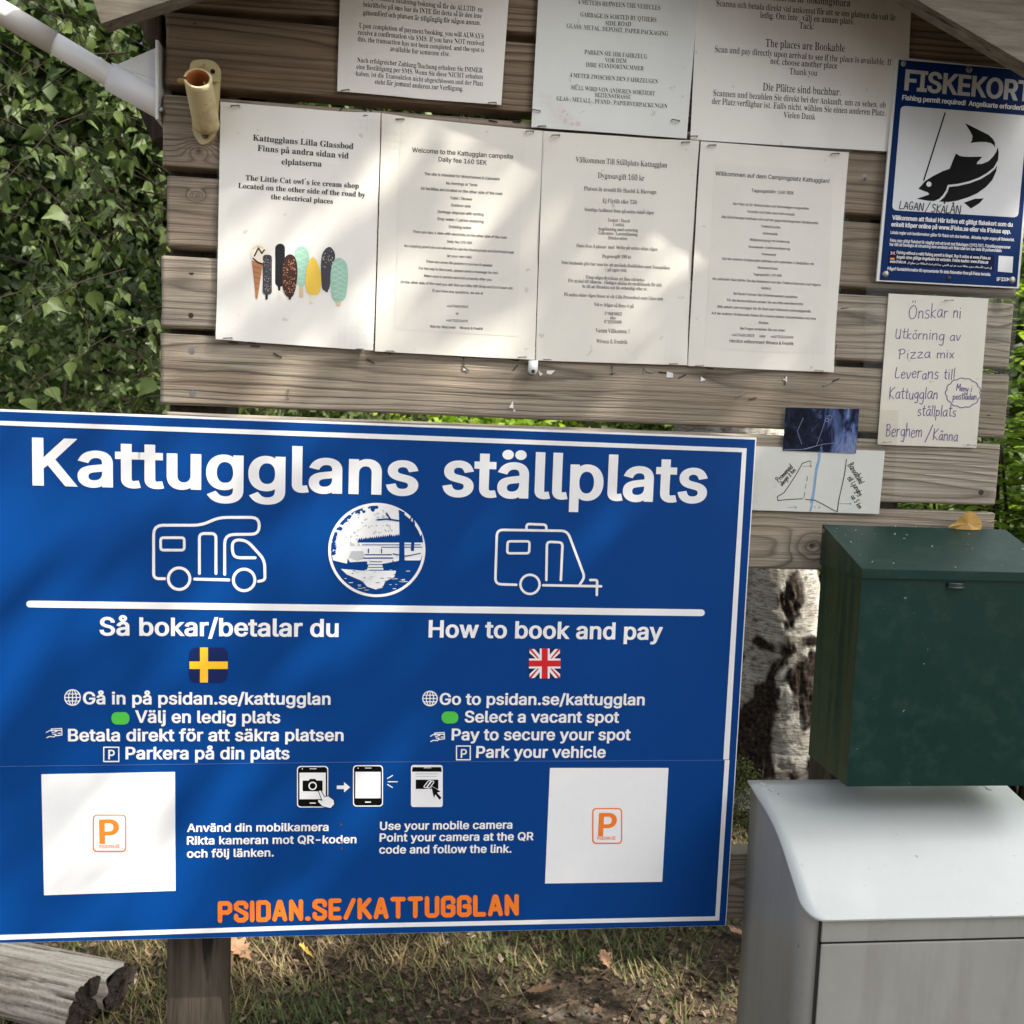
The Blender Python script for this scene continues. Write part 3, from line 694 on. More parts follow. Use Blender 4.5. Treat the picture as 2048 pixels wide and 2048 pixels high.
# ------------------------------------------------------------------ grass, leaf litter, logs
def ground_cover():
    rng = np.random.default_rng(14)
    def scatter(n, y0, y1, pw=1.0):
        y = y0+(y1-y0)*rng.random(n)**pw; half = .75*(y+1.3); x = (rng.random(n)*2-1)*half*.95+.12*(y+1.3); return x, y
    n = 95000; x, y = scatter(n, .55, 4.6, 1.25); q = Noise(6)
    dens = fbm(q, x*2.1+30, y*2.1+30, 0, 3); bare = ((x-.50)/.16)**2+((y-.98)/.16)**2
    keep = (rng.random(n) < np.clip((dens-.26)*3.4, .22, 1)) & (bare > 1+rng.normal(size=n)*.25); x, y, dens = x[keep], y[keep], dens[keep]; n = len(x)
    z = ground_h(x, y); L = (.022+.048*rng.random(n)**1.8)*(.6+dens); a = rng.random(n)*6.283
    lean = .35+1.5*rng.random(n)**.7; dx, dy = np.cos(a), np.sin(a); wd = .0011+.0013*rng.random(n)
    px, py = -dy, dx; V = np.zeros((n, 7, 3)); tv = np.array([0, .4, .75, 1.0])
    for k, t in enumerate(tv):
        r = L*np.sin(lean*t)/np.maximum(lean, .2)*.9; h = L*(t-.28*lean*t*t); c = np.stack([x+dx*r, y+dy*r, z-.004+np.maximum(h, .003)], 1); w2 = wd*(1-.75*t)
        if k < 3:
            V[:, 2*k] = c+np.stack([px*w2, py*w2, 0*w2], 1); V[:, 2*k+1] = c-np.stack([px*w2, py*w2, 0*w2], 1)
        else: V[:, 6] = c
    F = np.array([(0, 1, 3), (0, 3, 2), (2, 3, 5), (2, 5, 4), (4, 5, 6)])
    Fx = (F[None]+(np.arange(n)*7)[:, None, None]).reshape(-1, 3)
    dry = (.25*rng.random(n)+.75*fbm(q, x*3.3+11, y*3.3+2, 4, 2)+.30*(rng.random(n)-.5)-.05).clip(0, 1)
    g = NT('grass_blades'); tn = g.attr('tint')
    gm = g.out(g.ramp(tn, [(.30, (.040, .070, .012)), (.44, (.085, .10, .024)), (.54, (.15, .115, .045)), (.8, (.27, .205, .105))]), .6, .3)
    o = pmesh('grass', V.reshape(-1, 3), Fx, gm, None, {'tint': np.repeat(dry, 7)}); tag(o, 'short green and straw coloured grass growing through the leaf litter', 'grass', kind='stuff')
    n = 17000; x, y = scatter(n, .55, 4.6, 1.3); z = ground_h(x, y)+.002+.010*rng.random(n); P = np.stack([x, y, z], 1)
    lm = NT('leaf_litter'); lt = lm.attr('tint'); lmat = lm.out(lm.ramp(lt, [(0, (.035, .024, .016)), (.4, (.10, .068, .045)), (.80, (.135, .095, .062)), (.96, (.19, .14, .10)), (1, (.27, .22, .17))]), .7, .25)
    o = leaves('leaf_litter', P, .016, QUADLEAF, lmat, None, rng.random(n), rng, bias=(0, 0, 1.6), spread=.45, jitter=.5); tag(o, 'brown crumbled leaves littering the ground', 'leaf litter', kind='stuff')
    n = 2600; x, y = scatter(n, .55, 3.5, 1.3); z = ground_h(x, y)+.004; P = np.stack([x, y, z], 1)
    o = leaves('twig_litter', P, .06, ([(.012, 0, 0), (-.012, 0, 0), (-.010, 1, .05), (.010, 1, .05), (0, .5, .10)], [(0, 1, 4), (1, 2, 4), (2, 3, 4), (3, 0, 4)]), lmat, None, rng.random(n)*.8, rng, bias=(0, 0, 3), spread=.4, jitter=.5)
    tag(o, 'thin dead stalks and twigs lying in the grass', 'twig litter', kind='stuff')
ground_cover()
BROWNLEAF = speckled('dry_brown_leaf', (.27, .155, .085), .35, 60, .6); YELLEAF = speckled('yellow_leaf', (.62, .42, .08), .25, 50, .5)
def lone_leaf(name, px, py, size, shape, mat, label, ang, tilt, group=None, lift=.03):
    p = atz(px, py, float(ground_h(*atz(px, py, 0)[:2]))+lift); q = Matrix.Rotation(ang, 3, 'Z') @ Matrix.Rotation(tilt, 3, 'X')
    V = [p+np.array(q @ Vector((a*size, (b-.5)*size, c*size+.02*math.sin(b*3)*size))) for a, b, c in shape[0]]
    o = pmesh(name, V, [tuple(f) for f in shape[1]], mat); tag(o, label, 'leaf', group)
lone_leaf('birch_leaf', 1584, 2010, .045, BIRCHLEAF, YELLEAF, 'dull yellow fallen birch leaf nearer the bottom of the picture by the grey box', .3, .5)
lone_leaf('birch_leaf', 1628, 1986, .038, BIRCHLEAF, YELLEAF, 'small pale yellow fallen leaf on mossy soil left of the grey box', -1.2, .4)
lone_leaf('oak_leaf', 1478, 1866, .085, OAKLEAF, BROWNLEAF, 'large brown oak leaf on the ground under the corner of the blue sign', 2.2, .35)
lone_leaf('oak_leaf', 478, 1898, .085, OAKLEAF, BROWNLEAF, 'pale brown oak leaf below the blue sign just right of the post', .9, .3)
lone_leaf('oak_leaf', 452, 1935, .075, OAKLEAF, BROWNLEAF, 'curled tan oak leaf leaning against the right side of the wooden post', -.4, .9)
lone_leaf('oak_leaf', 612, 1903, .06, OAKLEAF, YELLEAF, 'ochre leaf standing in the grass under the middle of the blue sign', 1.9, .8)
lone_leaf('oak_leaf', 1080, 1980, .07, OAKLEAF, BROWNLEAF, 'broad brown leaf in the grass at the bottom centre of the picture', -2.0, .3)
lone_leaf('oak_leaf', 1210, 1917, .055, OAKLEAF, BROWNLEAF, 'small tan leaf on bare dark soil right of the bottom centre', .2, .3)

def log(name, pa, pb, r, label, seed):
    """weathered log from pa to the sawn end pb"""
    pa, pb = Vector(pa), Vector(pb); d = (pb-pa); L = d.length; q = Noise(seed); na, nl = 96, 220
    rot = d.normalized().to_track_quat('Z', 'Y'); V, dk = [], []
    th = np.linspace(0, 2*np.pi, na, endpoint=False); zz = np.linspace(0, L, nl); T, Z = np.meshgrid(th, zz)
    tw = T+.35*Z+.12*(fbm(q, Z*5+3, 4, 0, 2)-.5); grain = fbm(q, np.cos(tw)*13+20, np.sin(tw)*13+20, Z*2.6, 4); lump = fbm(q, np.cos(T)*1.2+5, np.sin(T)*1.2+5, Z*2.2, 2)
    crack = np.clip((.33-fbm(q, np.cos(tw)*5+30, np.sin(tw)*5+30, Z*3.2+3, 3))*9, 0, 1)
    rad = r*(.90+.22*lump)+.0045*(grain-.5)-.020*crack
    pts = np.stack([rad*np.cos(T), rad*np.sin(T), Z+(.02*(q(np.cos(T)*3+4, np.sin(T)*3+4)-.5))*(Z > L*.97)], -1).reshape(-1, 3)
    Rm = np.array(rot.to_matrix()); Vw = pts @ Rm.T+np.array(pa)
    i, j = np.meshgrid(np.arange(na), np.arange(nl-1)); a = (j*na+i).ravel(); b = (j*na+(i+1) % na).ravel()
    t = NT('weathered_log'); g = t.attr('grain'); c = t.attr('crack'); v = t.coord(); f = t.noise(v, 120, 4, .7); bg_ = t.noise(v, 7, 3)
    col = t.ramp(t.math('ADD', t.math('MULTIPLY', g, .7), t.math('MULTIPLY', f, .3)), [(.30, (.11, .09, .072)), (.42, (.34, .295, .24)), (.58, (.58, .525, .45))])
    col = t.mix(t.ramp(bg_, [(.55, 0.0), (.7, .5)]), col, (.24, .18, .13)); col = t.mix(t.math('MULTIPLY', c, .85), col, (.03, .024, .02))
    t.bump(t.math('ADD', g, f), .5, .006); mat = t.out(col, .85, .2)
    e = empty(name, pa, label, 'log'); pmesh('bark_side', Vw, np.stack([a, b, b+na, a+na], 1), mat, e, {'grain': grain.ravel(), 'crack': crack.ravel()}, smooth=True)
    # sawn, split end
    V, F = [], []; nr = 14
    for k in range(nr+1):
        for m in range(na):
            rr_ = rad[-1, m]*k/nr; V.append((rr_*math.cos(th[m]), rr_*math.sin(th[m]), L+.006*(q(rr_*60, th[m]*3)-.5)-.012*float(q(rr_*25*math.cos(th[m])+9, rr_*25*math.sin(th[m])+9) > .62)*(k < nr)+(.001)))
    V = np.array(V) @ Rm.T+np.array(pa); F = [(k*na+m, k*na+(m+1) % na, (k+1)*na+(m+1) % na, (k+1)*na+m) for k in range(nr) for m in range(na)]
    t = NT('sawn_end'); v = t.coord(); f = t.noise(v, 90, 5, .7, .5); ft = t.ramp(f, [(.3, (.018, .015, .012)), (.55, (.07, .056, .045)), (.8, (.16, .135, .11))]); t.bump(f, .9, .01)
    pmesh('cut_end', V, F, t.out(ft, .9, .2), e)
def log_axis(end, far, r, seed_h=0.0):
    e = atz(*end, float(ground_h(-.7, 1.05))+r); f = atz(*far, float(ground_h(-1.0, 1.2))+r); return tuple(e+(f-e)*2.4), tuple(e)
a_, b_ = log_axis((240, 1974), (0, 1926), .055); log('log', a_, b_, .058, 'grey weathered log, the farther of two, with a dark round sawn end', 61)
a_, b_ = log_axis((168, 2014), (0, 1972), .062); log('log', a_, b_, .066, 'pale cracked log at the bottom left corner, the nearer of two', 62)

# ------------------------------------------------------------------ notice board
XL, XR = -.3242, .847
BOARD = empty('notice_board', (.26, .03, 0), 'weathered wooden notice board of horizontal planks under a small gable roof', 'notice board')
def plank(ztop, h, seed, knots=(), x0=XL, x1=XR):
    rng = np.random.default_rng(seed); q = Noise(seed); nx, nz = 400, 40
    x = np.linspace(x0, x1, nx); e = .0045
    zl = np.concatenate([[0, .0010, .0022], np.linspace(e, h-e, nz-6), [h-.0022, h-.0010, h]]); X, Zl = np.meshgrid(x, zl)
    wob = .0020*(fbm(q, x*3, 2, 0, 3)-.5); wob2 = .0020*(fbm(q, x*3, 7, 0, 3)-.5)
    Z = ztop-h+Zl+wob[None]*(1-Zl/h)+wob2[None]*(Zl/h)
    zc = h*rng.uniform(.25, .75)+.02*(fbm(q, X*1.1+3, 0*X, 0, 2)-.5)*2; dep = .012+.045*fbm(q, X*1.5+20, Zl*3+4, 0, 2)
    ring = np.sqrt((Zl-zc)**2+dep**2)/.0062+1.3*fbm(q, X*4.5, Zl*26, 3, 3)
    knot = np.zeros_like(X)
    for kx, kz, kr, kd in knots:
        d = np.hypot((X-kx)*.62, Z-kz); ring = ring+np.exp(-(d/(kr*2.6))**2)*3.4; knot = np.maximum(knot, np.clip((kr*.62-np.hypot(X-kx, Z-kz))/(kr*.25), 0, 1)*kd)
    end = np.minimum(X-x0, x1-X); edge = np.minimum(Zl, h-Zl)
    rnd = lambda t, r: np.where(t < r, r-np.sqrt(np.maximum(r*r-(r-t)**2, 0)), 0)
    ridge = .5+.5*np.sin(2*np.pi*ring)
    Y = rnd(edge, .004)+rnd(end, .004)+.0007*ridge**2+.0022*(fbm(q, X*1.3, Zl*5, 6, 2)-.5)+knot*.003
    Xs = X.copy(); Xs[:, 0] += .003*(fbm(q, Zl[:, 0]*40, 3, 0, 2)-.5)
    V = np.stack([Xs, Y, Z], -1).reshape(-1, 3); i, j = np.meshgrid(np.arange(nx-1), np.arange(len(zl)-1)); a = (j*nx+i).ravel()
    F = np.stack([a, a+1, a+nx+1, a+nx], 1)
    # back and sides
    n = len(V); border = [k for k in range(nx)]+[nx*r+nx-1 for r in range(1, len(zl))]+[nx*(len(zl)-1)+k for k in range(nx-2, -1, -1)]+[nx*r for r in range(len(zl)-2, 0, -1)]
    Vb = V[border].copy(); Vb[:, 1] = .028; V = np.concatenate([V, Vb]); m = len(border)
    S = np.array([(border[k], n+k, n+(k+1) % m, border[(k+1) % m]) for k in range(m)])
    o = pmesh('plank', V, np.concatenate([F, S]), PLANK, BOARD, {'ring': np.concatenate([ring.ravel(), ring.ravel()[border]]), 'knot': np.concatenate([knot.ravel(), np.zeros(m)])}, smooth=True)
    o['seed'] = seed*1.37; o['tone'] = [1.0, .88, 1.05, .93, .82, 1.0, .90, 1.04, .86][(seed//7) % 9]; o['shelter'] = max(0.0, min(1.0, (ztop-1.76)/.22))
    return o
kp = lambda x, y, r, d: (at(x, y, 0)[0], at(x, y, 0)[2], r, d)
PK = {2: [kp(398, 300, .004, .8)], 6: [kp(1439, 765, .010, 1.0), kp(1011, 754, .008, .35), kp(1540, 800, .014, .15)], 5: [kp(1700, 640, .010, .3), kp(560, 590, .010, .4)],
      4: [kp(1992, 617, .018, .4)], 7: [kp(1625, 1093, .008, .8)], 3: [kp(392, 392, .002, .6)]}
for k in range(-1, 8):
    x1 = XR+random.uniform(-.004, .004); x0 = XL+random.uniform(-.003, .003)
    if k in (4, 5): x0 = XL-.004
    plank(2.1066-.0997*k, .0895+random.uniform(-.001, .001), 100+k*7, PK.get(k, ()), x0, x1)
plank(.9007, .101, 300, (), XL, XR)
# posts, rafters and the gable roof
pl = at(333, 1930, .03)[0]; pr_ = at(1690, 1137, .03)[0]+.075
for xa, xb in ((pl, pl+.075), (pr_-.075, pr_)):
    bm = bmesh.new(); box(bm, (xa, .0285, -.15), (xb, .1035, 2.42)); bmo('post', bm, POSTW, BOARD, False, .005)
YB = -.14
a1, a2 = at(202, 47, YB), at(338, 0, YB); b1, b2 = at(1843, 5, YB), at(2043, 121, YB)
sl1 = (a2[2]-a1[2])/(a2[0]-a1[0]); sl2 = (b2[2]-b1[2])/(b2[0]-b1[0]); sl = (sl1-sl2)/2
# symmetrical gable: lower edge left through a1, right through b1
ax = (b1[2]-a1[2]+sl*(b1[0]+a1[0]))/(2*sl); az = a1[2]+sl*(ax-a1[0])
HB = .125/math.cos(math.atan(sl)); rx = ax+(ax-a1[0])
def bargeboard(x0, x1, Y0, Y1, drop=0.0, name='bargeboard', mat=BEAM, hb=HB):
    bm = bmesh.new(); s = sl if x1 < ax+1e-4 and x0 < ax else -sl; f = lambda x: az-sl*abs(x-ax)+drop
    c = .045*(1 if s > 0 else -1)
    if s > 0: pts = [(x0, Y0, f(x0)), (x1, Y0, f(x1)), (x1, Y0, f(x1)+hb), (x0-.040, Y0, f(x0-.040)+hb)]
    else: pts = [(x0, Y0, f(x0)), (x1, Y0, f(x1)), (x1+.040, Y0, f(x1+.040)+hb), (x0, Y0, f(x0)+hb)]
    prism(bm, pts, (0, Y1-Y0, 0)); return bmo(name, bm, mat, BOARD, False, .002)
bargeboard(a1[0], ax-.0005, YB, YB+.024); bargeboard(ax+.0005, rx, YB, YB+.024)
fl = at(284, 58, .06)[0]
bargeboard(fl, ax-.0005, .105, .150, -.045, 'rafter', POSTW, .11); bargeboard(ax+.0005, 2*ax-fl, .105, .150, -.045, 'rafter', POSTW, .11)
bm = bmesh.new(); box(bm, (at(283, 50, 0)[0], .0, at(300, 76, 0.0)[2]), (XL-.006, .05, at(300, 10, 0)[2])); bmo('beam_end', bm, POSTW, BOARD, False, .006)
for s in (-1, 1):                                             # roof boards on top of the bargeboards
    bm = bmesh.new(); xe = ax+s*(ax-a1[0]+.045); f = lambda x: az-sl*abs(x-ax)+HB+.001
    prism(bm, [(ax+s*.0006, YB-.05, f(ax)), (xe, YB-.05, f(xe)), (xe, YB-.05, f(xe)+.022), (ax+s*.0006, YB-.05, f(ax)+.022)], (0, .44, 0)); bmo('roof_board', bm, BEAM, BOARD, False)
# screws, staples, torn corners of old notices
def screw(px, py, r=.0042, mat=None, Y=0.0005):
    p = at(px, py, Y); bm = bmesh.new(); disc(bm, p+np.array([0, .003, 0]), (0, -1, 0), r, .0036, 14); disc(bm, p+np.array([0, -.0002, 0]), (0, -1, 0), r*.42, -.001, 6)
    return bmo('screw_head', bm, [mat or STEEL], BOARD)
for x, y in ((390, 52), (388, 305), (386, 386), (386, 466), (383, 545), (382, 631)): screw(x, y, .0034, RUSTST, .0012)
for x, y in ((386, 787), (384, 702)): screw(x, y, .0042, STEEL, .0006)
for x, y in ((1977, 834), (1962, 985), (1940, 660)): screw(x, y, .0040, RUSTST, .001)
def staple(px, py, ang=0.0, wpx=16, leg=0.0, mat=None, lift=.0012):
    c = at(px, py, -lift); d = np.array([math.cos(ang), 0, -math.sin(ang)]); hw = wpx/2*.00068
    bm = bmesh.new(); a, b = c-d*hw, c+d*hw; n = np.array([0, .004, 0])
    tube(bm, [a+n, a, b, b+n], .0008, 6); bmo('staple', bm, mat or STEEL, BOARD)
for s in ((928, 722, 1.45, 14), (932, 737, .6, 14), (1031, 735, -.9, 14), (1224, 741, 1.5, 16), (1226, 745, -.3, 12), (1288, 742, 1.5, 10), (1300, 744, .2, 12), (1325, 745, .1, 14), (1364, 753, -.5, 16), (1480, 790, -.5, 18),
          (1506, 797, -.3, 14), (555, 710, .5, 16), (742, 722, .5, 16), (577, 788, 1.57, 17), (504, 686, .1, 16), (510, 692, 0, 16), (466, 685, .05, 16), (775, 706, .1, 14), (488, 205, .05, 18), (683, 217, -.9, 14), (735, 220, .2, 16),
          (795, 233, .1, 16), (922, 238, 1.5, 10), (937, 240, 1.5, 10), (986, 242, .1, 16), (1034, 243, .05, 14), (1692, 614, -.3, 18), (1673, 698, 1.57, 15), (1655, 768, -.5, 18), (1672, 760, -.5, 14), (1570, 762, 1.5, 14),
          (1030, 720, .08, 14), (1122, 724, .05, 15), (1420, 737, .1, 14)):
    staple(*s, mat=RUSTST if s[3] in (14, 16) else STEEL)
SCRAP = m_paper('torn_plastic_corner', (.82, .82, .80), .4)
for pts in (((1018, 815), (1026, 802), (1027, 817)), ((1076, 741), (1086, 748), (1080, 752)), ((1094, 741), (1110, 741), (1102, 749), (1093, 747)), ((1334, 743), (1346, 746), (1346, 755), (1333, 755)), ((1402, 753), (1412, 760), (1401, 763)),
            ((1566, 759), (1574, 752), (1574, 764)), ((928, 734), (933, 740), (926, 741)), ((732, 217), (745, 222), (735, 224)), ((1026, 820), (1031, 819), (1029, 824))):
    v = [at(x, y, -.0012) for x, y in pts]; bm = bmesh.new(); prism(bm, v, (0, .0006, 0)); bmo('torn_corner', bm, SCRAP, BOARD)
def nail(px, py, qx, qy):
    a = at(px, py, -.022); b = at(px+2, py+8, .004); bm = bmesh.new(); tube(bm, [a, b], .0011, 8); disc(bm, a, Vector(a)-Vector(b), .0026, .0012, 10); bmo('nail', bm, STEEL, BOARD)
nail(1729, 352, 0, 0)

# ------------------------------------------------------------------ notices
WAVE = {}
def parse(pr, spec, style, mi=0, ky=1.0, cap=None):
    for ln in spec.strip().splitlines():
        a, s = ln.split('|', 1); v = list(map(float, a.split())); pr.text(s, *v[:4], style, v[4] if len(v) > 4 else cap, mi, ky)
def notice(label, quad, Y, mat, k, ox, oy, spec, style, ky, inkmat, sleeve=4, tint=None, cat='notice', th=.0009, amp=.0042, curl=.007, name='printed_notice', group='paper notices on the board'):
    wv = waviness(quad, Y, len(label)*3+int(quad[0][0]), amp, curl); WAVE[label[:12]] = wv
    e = sheet(name, quad, Y, th, mat, None, 26, 36, wv); tag(e, label, cat, group)
    pr = Print(Y, k, None, ox, oy, wv)
    if tint: sheet('grey_tint', [(ox+x/k, oy+y/k) for x, y in tint], Y-.00025, .0001, GREYTINT, e, 26, 36, wv)
    if isinstance(spec, str): spec = [(spec, style, ky)]
    for s, st, ky_ in spec: parse(pr, s, st, 0, ky_)
    pr.emit('printed_text', [inkmat], e)
    if sleeve:
        c = np.mean(np.array(quad), 0); q2 = [(x+(sleeve if x > c[0] else -sleeve), y+(sleeve if y > c[1] else -sleeve)) for x, y in quad]
        sheet('clear_border', q2, Y+.0010, .0004, CLEAR, e, 26, 36, wv)
    return e
E2 = lambda x, y: (x, y)
n1 = notice('white ice cream notice in bold black type with a row of pictured ice creams', [(442, 205), (762, 231), (747, 702), (433, 679)], -.0030, PAPER, 2.927, 420, 200, '''
253 240 840 292|Kattugglans Lilla Glassbod
280 300 812 347|Finns på andra sidan vid
420 380 655 393|elplatserna
210 472 872 520|The Little Cat owl´s ice cream shop
167 517 910 572|Located on the other side of the road by
358 582 720 610|the electrical places''', 'serifb', 1.0, INK)
CONE = m_ink('wafer_print', (.46, .20, .09), .4); CHOC = m_ink('chocolate_print', (.045, .018, .012), .4); NUT = m_ink('nut_print', (.42, .20, .12), .4); MINT = m_ink('mint_print', (.33, .58, .47), .4)
MINTL = m_ink('mint_line_print', (.55, .72, .55), .4); LEMON = m_ink('lemon_print', (.82, .55, .08), .4); LIQ = m_ink('liquorice_print', (.012, .012, .015), .4); LIQG = m_ink('dark_grey_print', (.055, .055, .065), .4); STICK = m_ink('stick_print', (.68, .53, .34), .4); CREAMP = m_ink('cream_print', (.80, .74, .62), .4)
def icecreams():
    pr = Print(-.0030, 2.927, None, 420, 200, WAVE['white ice cr']); MATS = [CONE, CHOC, NUT, MINT, MINTL, LEMON, LIQ, LIQG, STICK, CREAMP]; rr = random.Random(4)
    def capsule(x0, y0, x1, y1, r=.5, n=8): w_ = x1-x0; return rrect(x0, y0, x1, y1, w_*r*.999, n)
    def flecks(x0, y0, x1, y1, n, mi, s, lift):
        for _ in range(n):
            u, v = rr.uniform(-.82, .82), rr.uniform(-.9, .9)
            if u*u+v*v*v*v > .8: continue
            cx, cy_ = (x0+x1)/2+u*(x1-x0)/2, (y0+y1)/2+v*(y1-y0)/2; a = rr.uniform(0, 3.14); d = np.array([math.cos(a), math.sin(a)])*s*rr.uniform(.6, 1.4); e_ = np.array([-d[1], d[0]])*.5
            pr.poly([(cx+d[0], cy_+d[1]), (cx+e_[0], cy_+e_[1]), (cx-d[0], cy_-d[1]), (cx-e_[0], cy_-e_[1])], mi, lift)
    # back row
    pr.poly(rrect(400, 1085, 414, 1118, 3), 6, .0003); pr.poly(rrect(398, 1118, 412, 1168, 3), 9, .0003); pr.poly(capsule(384, 843, 440, 1095), 6, .0004); flecks(384, 843, 440, 1095, 26, 7, 3, .0005)
    pr.poly(rrect(522, 1085, 548, 1160, 6), 8, .0003); pr.poly(smooth_closed([(541, 857), (572, 880), (583, 940), (572, 1020), (555, 1085), (535, 1095), (512, 1070), (500, 980), (497, 900), (512, 868)]), 3, .0004)
    for k in range(5): pr.strokes([[(503+k*2, 900+k*40), (575-k*4, 870+k*48)], [(505+k*2, 880+k*46), (576-k*5, 920+k*42)]], 3, 4, .0005+.00002*k)
    pr.poly(rrect(676, 1100, 692, 1126, 3), 6, .0003); pr.poly(smooth_closed([(700, 862), (728, 890), (733, 930), (715, 1000), (703, 1090), (690, 1116), (660, 1110), (652, 1040), (651, 950), (664, 890)]), 7, .0004); flecks(655, 870, 725, 1000, 30, 9, 3.5, .0005)
    # front row
    pr.poly([(246, 940), (312, 955), (280, 1165), (270, 1165)], 0, .0006)
    for k in range(5): pr.stroke([(252+k*5, 975+k*32), (306-k*5, 990+k*30)], 2, 1, .0007+.00002*k)
    pr.poly(smooth_closed([(243, 905), (252, 860), (280, 843), (318, 850), (340, 885), (318, 915), (312, 955), (280, 945), (250, 940)]), 9, .00065); pr.strokes([[(262, 915), (285, 868), (305, 900), (320, 880)], [(255, 930), (285, 955), (310, 962)]], 9, 1, .0008); pr.strokes([[(258, 872), (282, 855), (310, 868)]], 8, 8, .00075)
    pr.poly(rrect(327, 1130, 340, 1170, 3), 6, .0006); pr.poly(rrect(311, 908, 364, 1140, 18), 7, .0007); flecks(311, 908, 364, 1140, 60, 9, 2.2, .0008); flecks(311, 908, 364, 1140, 40, 6, 5, .00078)
    pr.poly(rrect(462, 1150, 476, 1170, 3), 1, .0006); pr.poly(smooth_closed([(470, 905), (500, 925), (514, 990), (508, 1080), (490, 1145), (465, 1158), (440, 1135), (424, 1080), (426, 990), (440, 925)]), 1, .0007); flecks(426, 910, 512, 1150, 75, 2, 6, .0008)
    pr.poly(rrect(588, 1135, 610, 1193, 5), 9, .0006); pr.poly(smooth_closed([(603, 922), (628, 950), (648, 1010), (652, 1080), (640, 1130), (605, 1143), (572, 1128), (560, 1080), (565, 1005), (582, 945)]), 5, .0007)
    pr.poly(rrect(741, 1165, 765, 1205, 5), 8, .0006); pr.poly(smooth_closed([(760, 926), (795, 950), (808, 1010), (803, 1100), (792, 1160), (755, 1183), (722, 1165), (708, 1100), (708, 1010), (725, 945)]), 3, .0007)
    L = []
    for k in range(7): L += [[(712+k*2, 975+k*30), (780+k*2-k*k, 935+k*34)], [(716+k, 950+k*34), (802-k*3, 1010+k*26)]]
    for k, l in enumerate(L): pr.stroke(l, 4, 4, .0008+.00002*k)
    pr.emit('ice_cream_picture', MATS, n1)
icecreams()
notice('cream English welcome notice in small sans lettering beside the ice cream notice', [(764, 231), (1085, 263), (1069, 720), (750, 703)], -.0032, PAPERC, 2.927, 420, 200, [('''
1183 308 1773 348|Welcome to the Kattugglan campsite
1337 362 1620 382|Daily fee 160 SEK''', 'semi', 1.02), ('''
1255 443 1695 472|The site is intended for Motorhomes & Caravans
1382 497 1565 507|No Awnings or Tents
1232 528 1710 558|All facilities are located on the other side of the road
1405 583 1535 590|Toilet / Shower
1411 625 1527 632|Outdoor sink
1332 664 1601 679|Garbage disposal with sorting
1330 706 1601 721|Grey water / Latrine emptying
1398 752 1531 758|Drinking water
1187 780 1735 814|There are also 6 sites with electricity on the other side of the road
1388 837 1535 845|Daily fee 190 SEK
1136 862 1778 901|As a paying guest you are allowed to use the Rowing boat and the Pedal boat
1387 921 1530 928|(at your own risk)
1263 954 1650 977|There are some life jackets to borrow if needed
1222 994 1686 1021|For the key to the boats, please send a message for info
1253 1038 1647 1060|Make sure to anchor and lock properly after you
1115 1074 1775 1110|On the other side of the road you will find our Little Gift Shop and Ice Cream etc.
1301 1124 1598 1140|If you have any questions, we are at
1385 1213 1511 1218|+46706810825
1438 1257 1455 1258|or
1382 1297 1508 1302|+46733310490
1287 1333 1598 1347|Warmly Welcome!     Wiveca & Fredrik''', 'semi', 1.13)], '', 1, INK, 4, [(1112, 228), (1845, 270), (1790, 1385), (1080, 1345)])
notice('cream Swedish welcome notice in small serif type, third along the lower row', [(1086, 263), (1396, 284), (1372, 731), (1071, 721)], -.0034, PAPERC, 2.841, 1060, 240, '''
258 242 777 272|Välkommen Till Ställplats Kattugglan
383 332 648 347|Dygnsavgift 160 kr
305 402 715 423|Platsen är avsedd för Husbil & Husvagn
411 471 606 480|Ej Förtält eller Tält
308 518 701 538|Samtliga faciliteter finns på andra sidan vägen
440 578 566 584|Toalett / Dusch
470 603 534 606|Utedisk
388 627 610 637|Soptömning med sortering
388 651 608 661|Gråvatten / Latrintömning
443 679 550 684|Dricksvatten
263 722 721 745|Finns även 6 platser  med  Ström på andra sidan vägen
410 783 572 789|Dygnsavgift 190 kr
178 818 793 850|Som betalande gäst har man lov att använda Roddbåten samt Trampbåten
429 860 549 864|( på egen risk)
315 902 650 919|Finns några flytvästar att låna vid behov
215 922 747 948|För nyckel till båtarna , vänligen skicka ett meddelande för info
295 954 664 970|Se till att förankra och lås ordentligt efter er.
192 1000 753 1026|På andra sidan vägen finner ni vår Lilla Presentbod samt Glass mm
362 1057 587 1068|Vid ev frågor så finns vi på
423 1108 520 1112|0706810825
453 1133 487 1134|eller
420 1155 518 1158|0733310490
371 1207 563 1213|Varmt Välkomna !!
375 1267 552 1273|Wiveca & Fredrik''', 'serif', 1.27, INK)
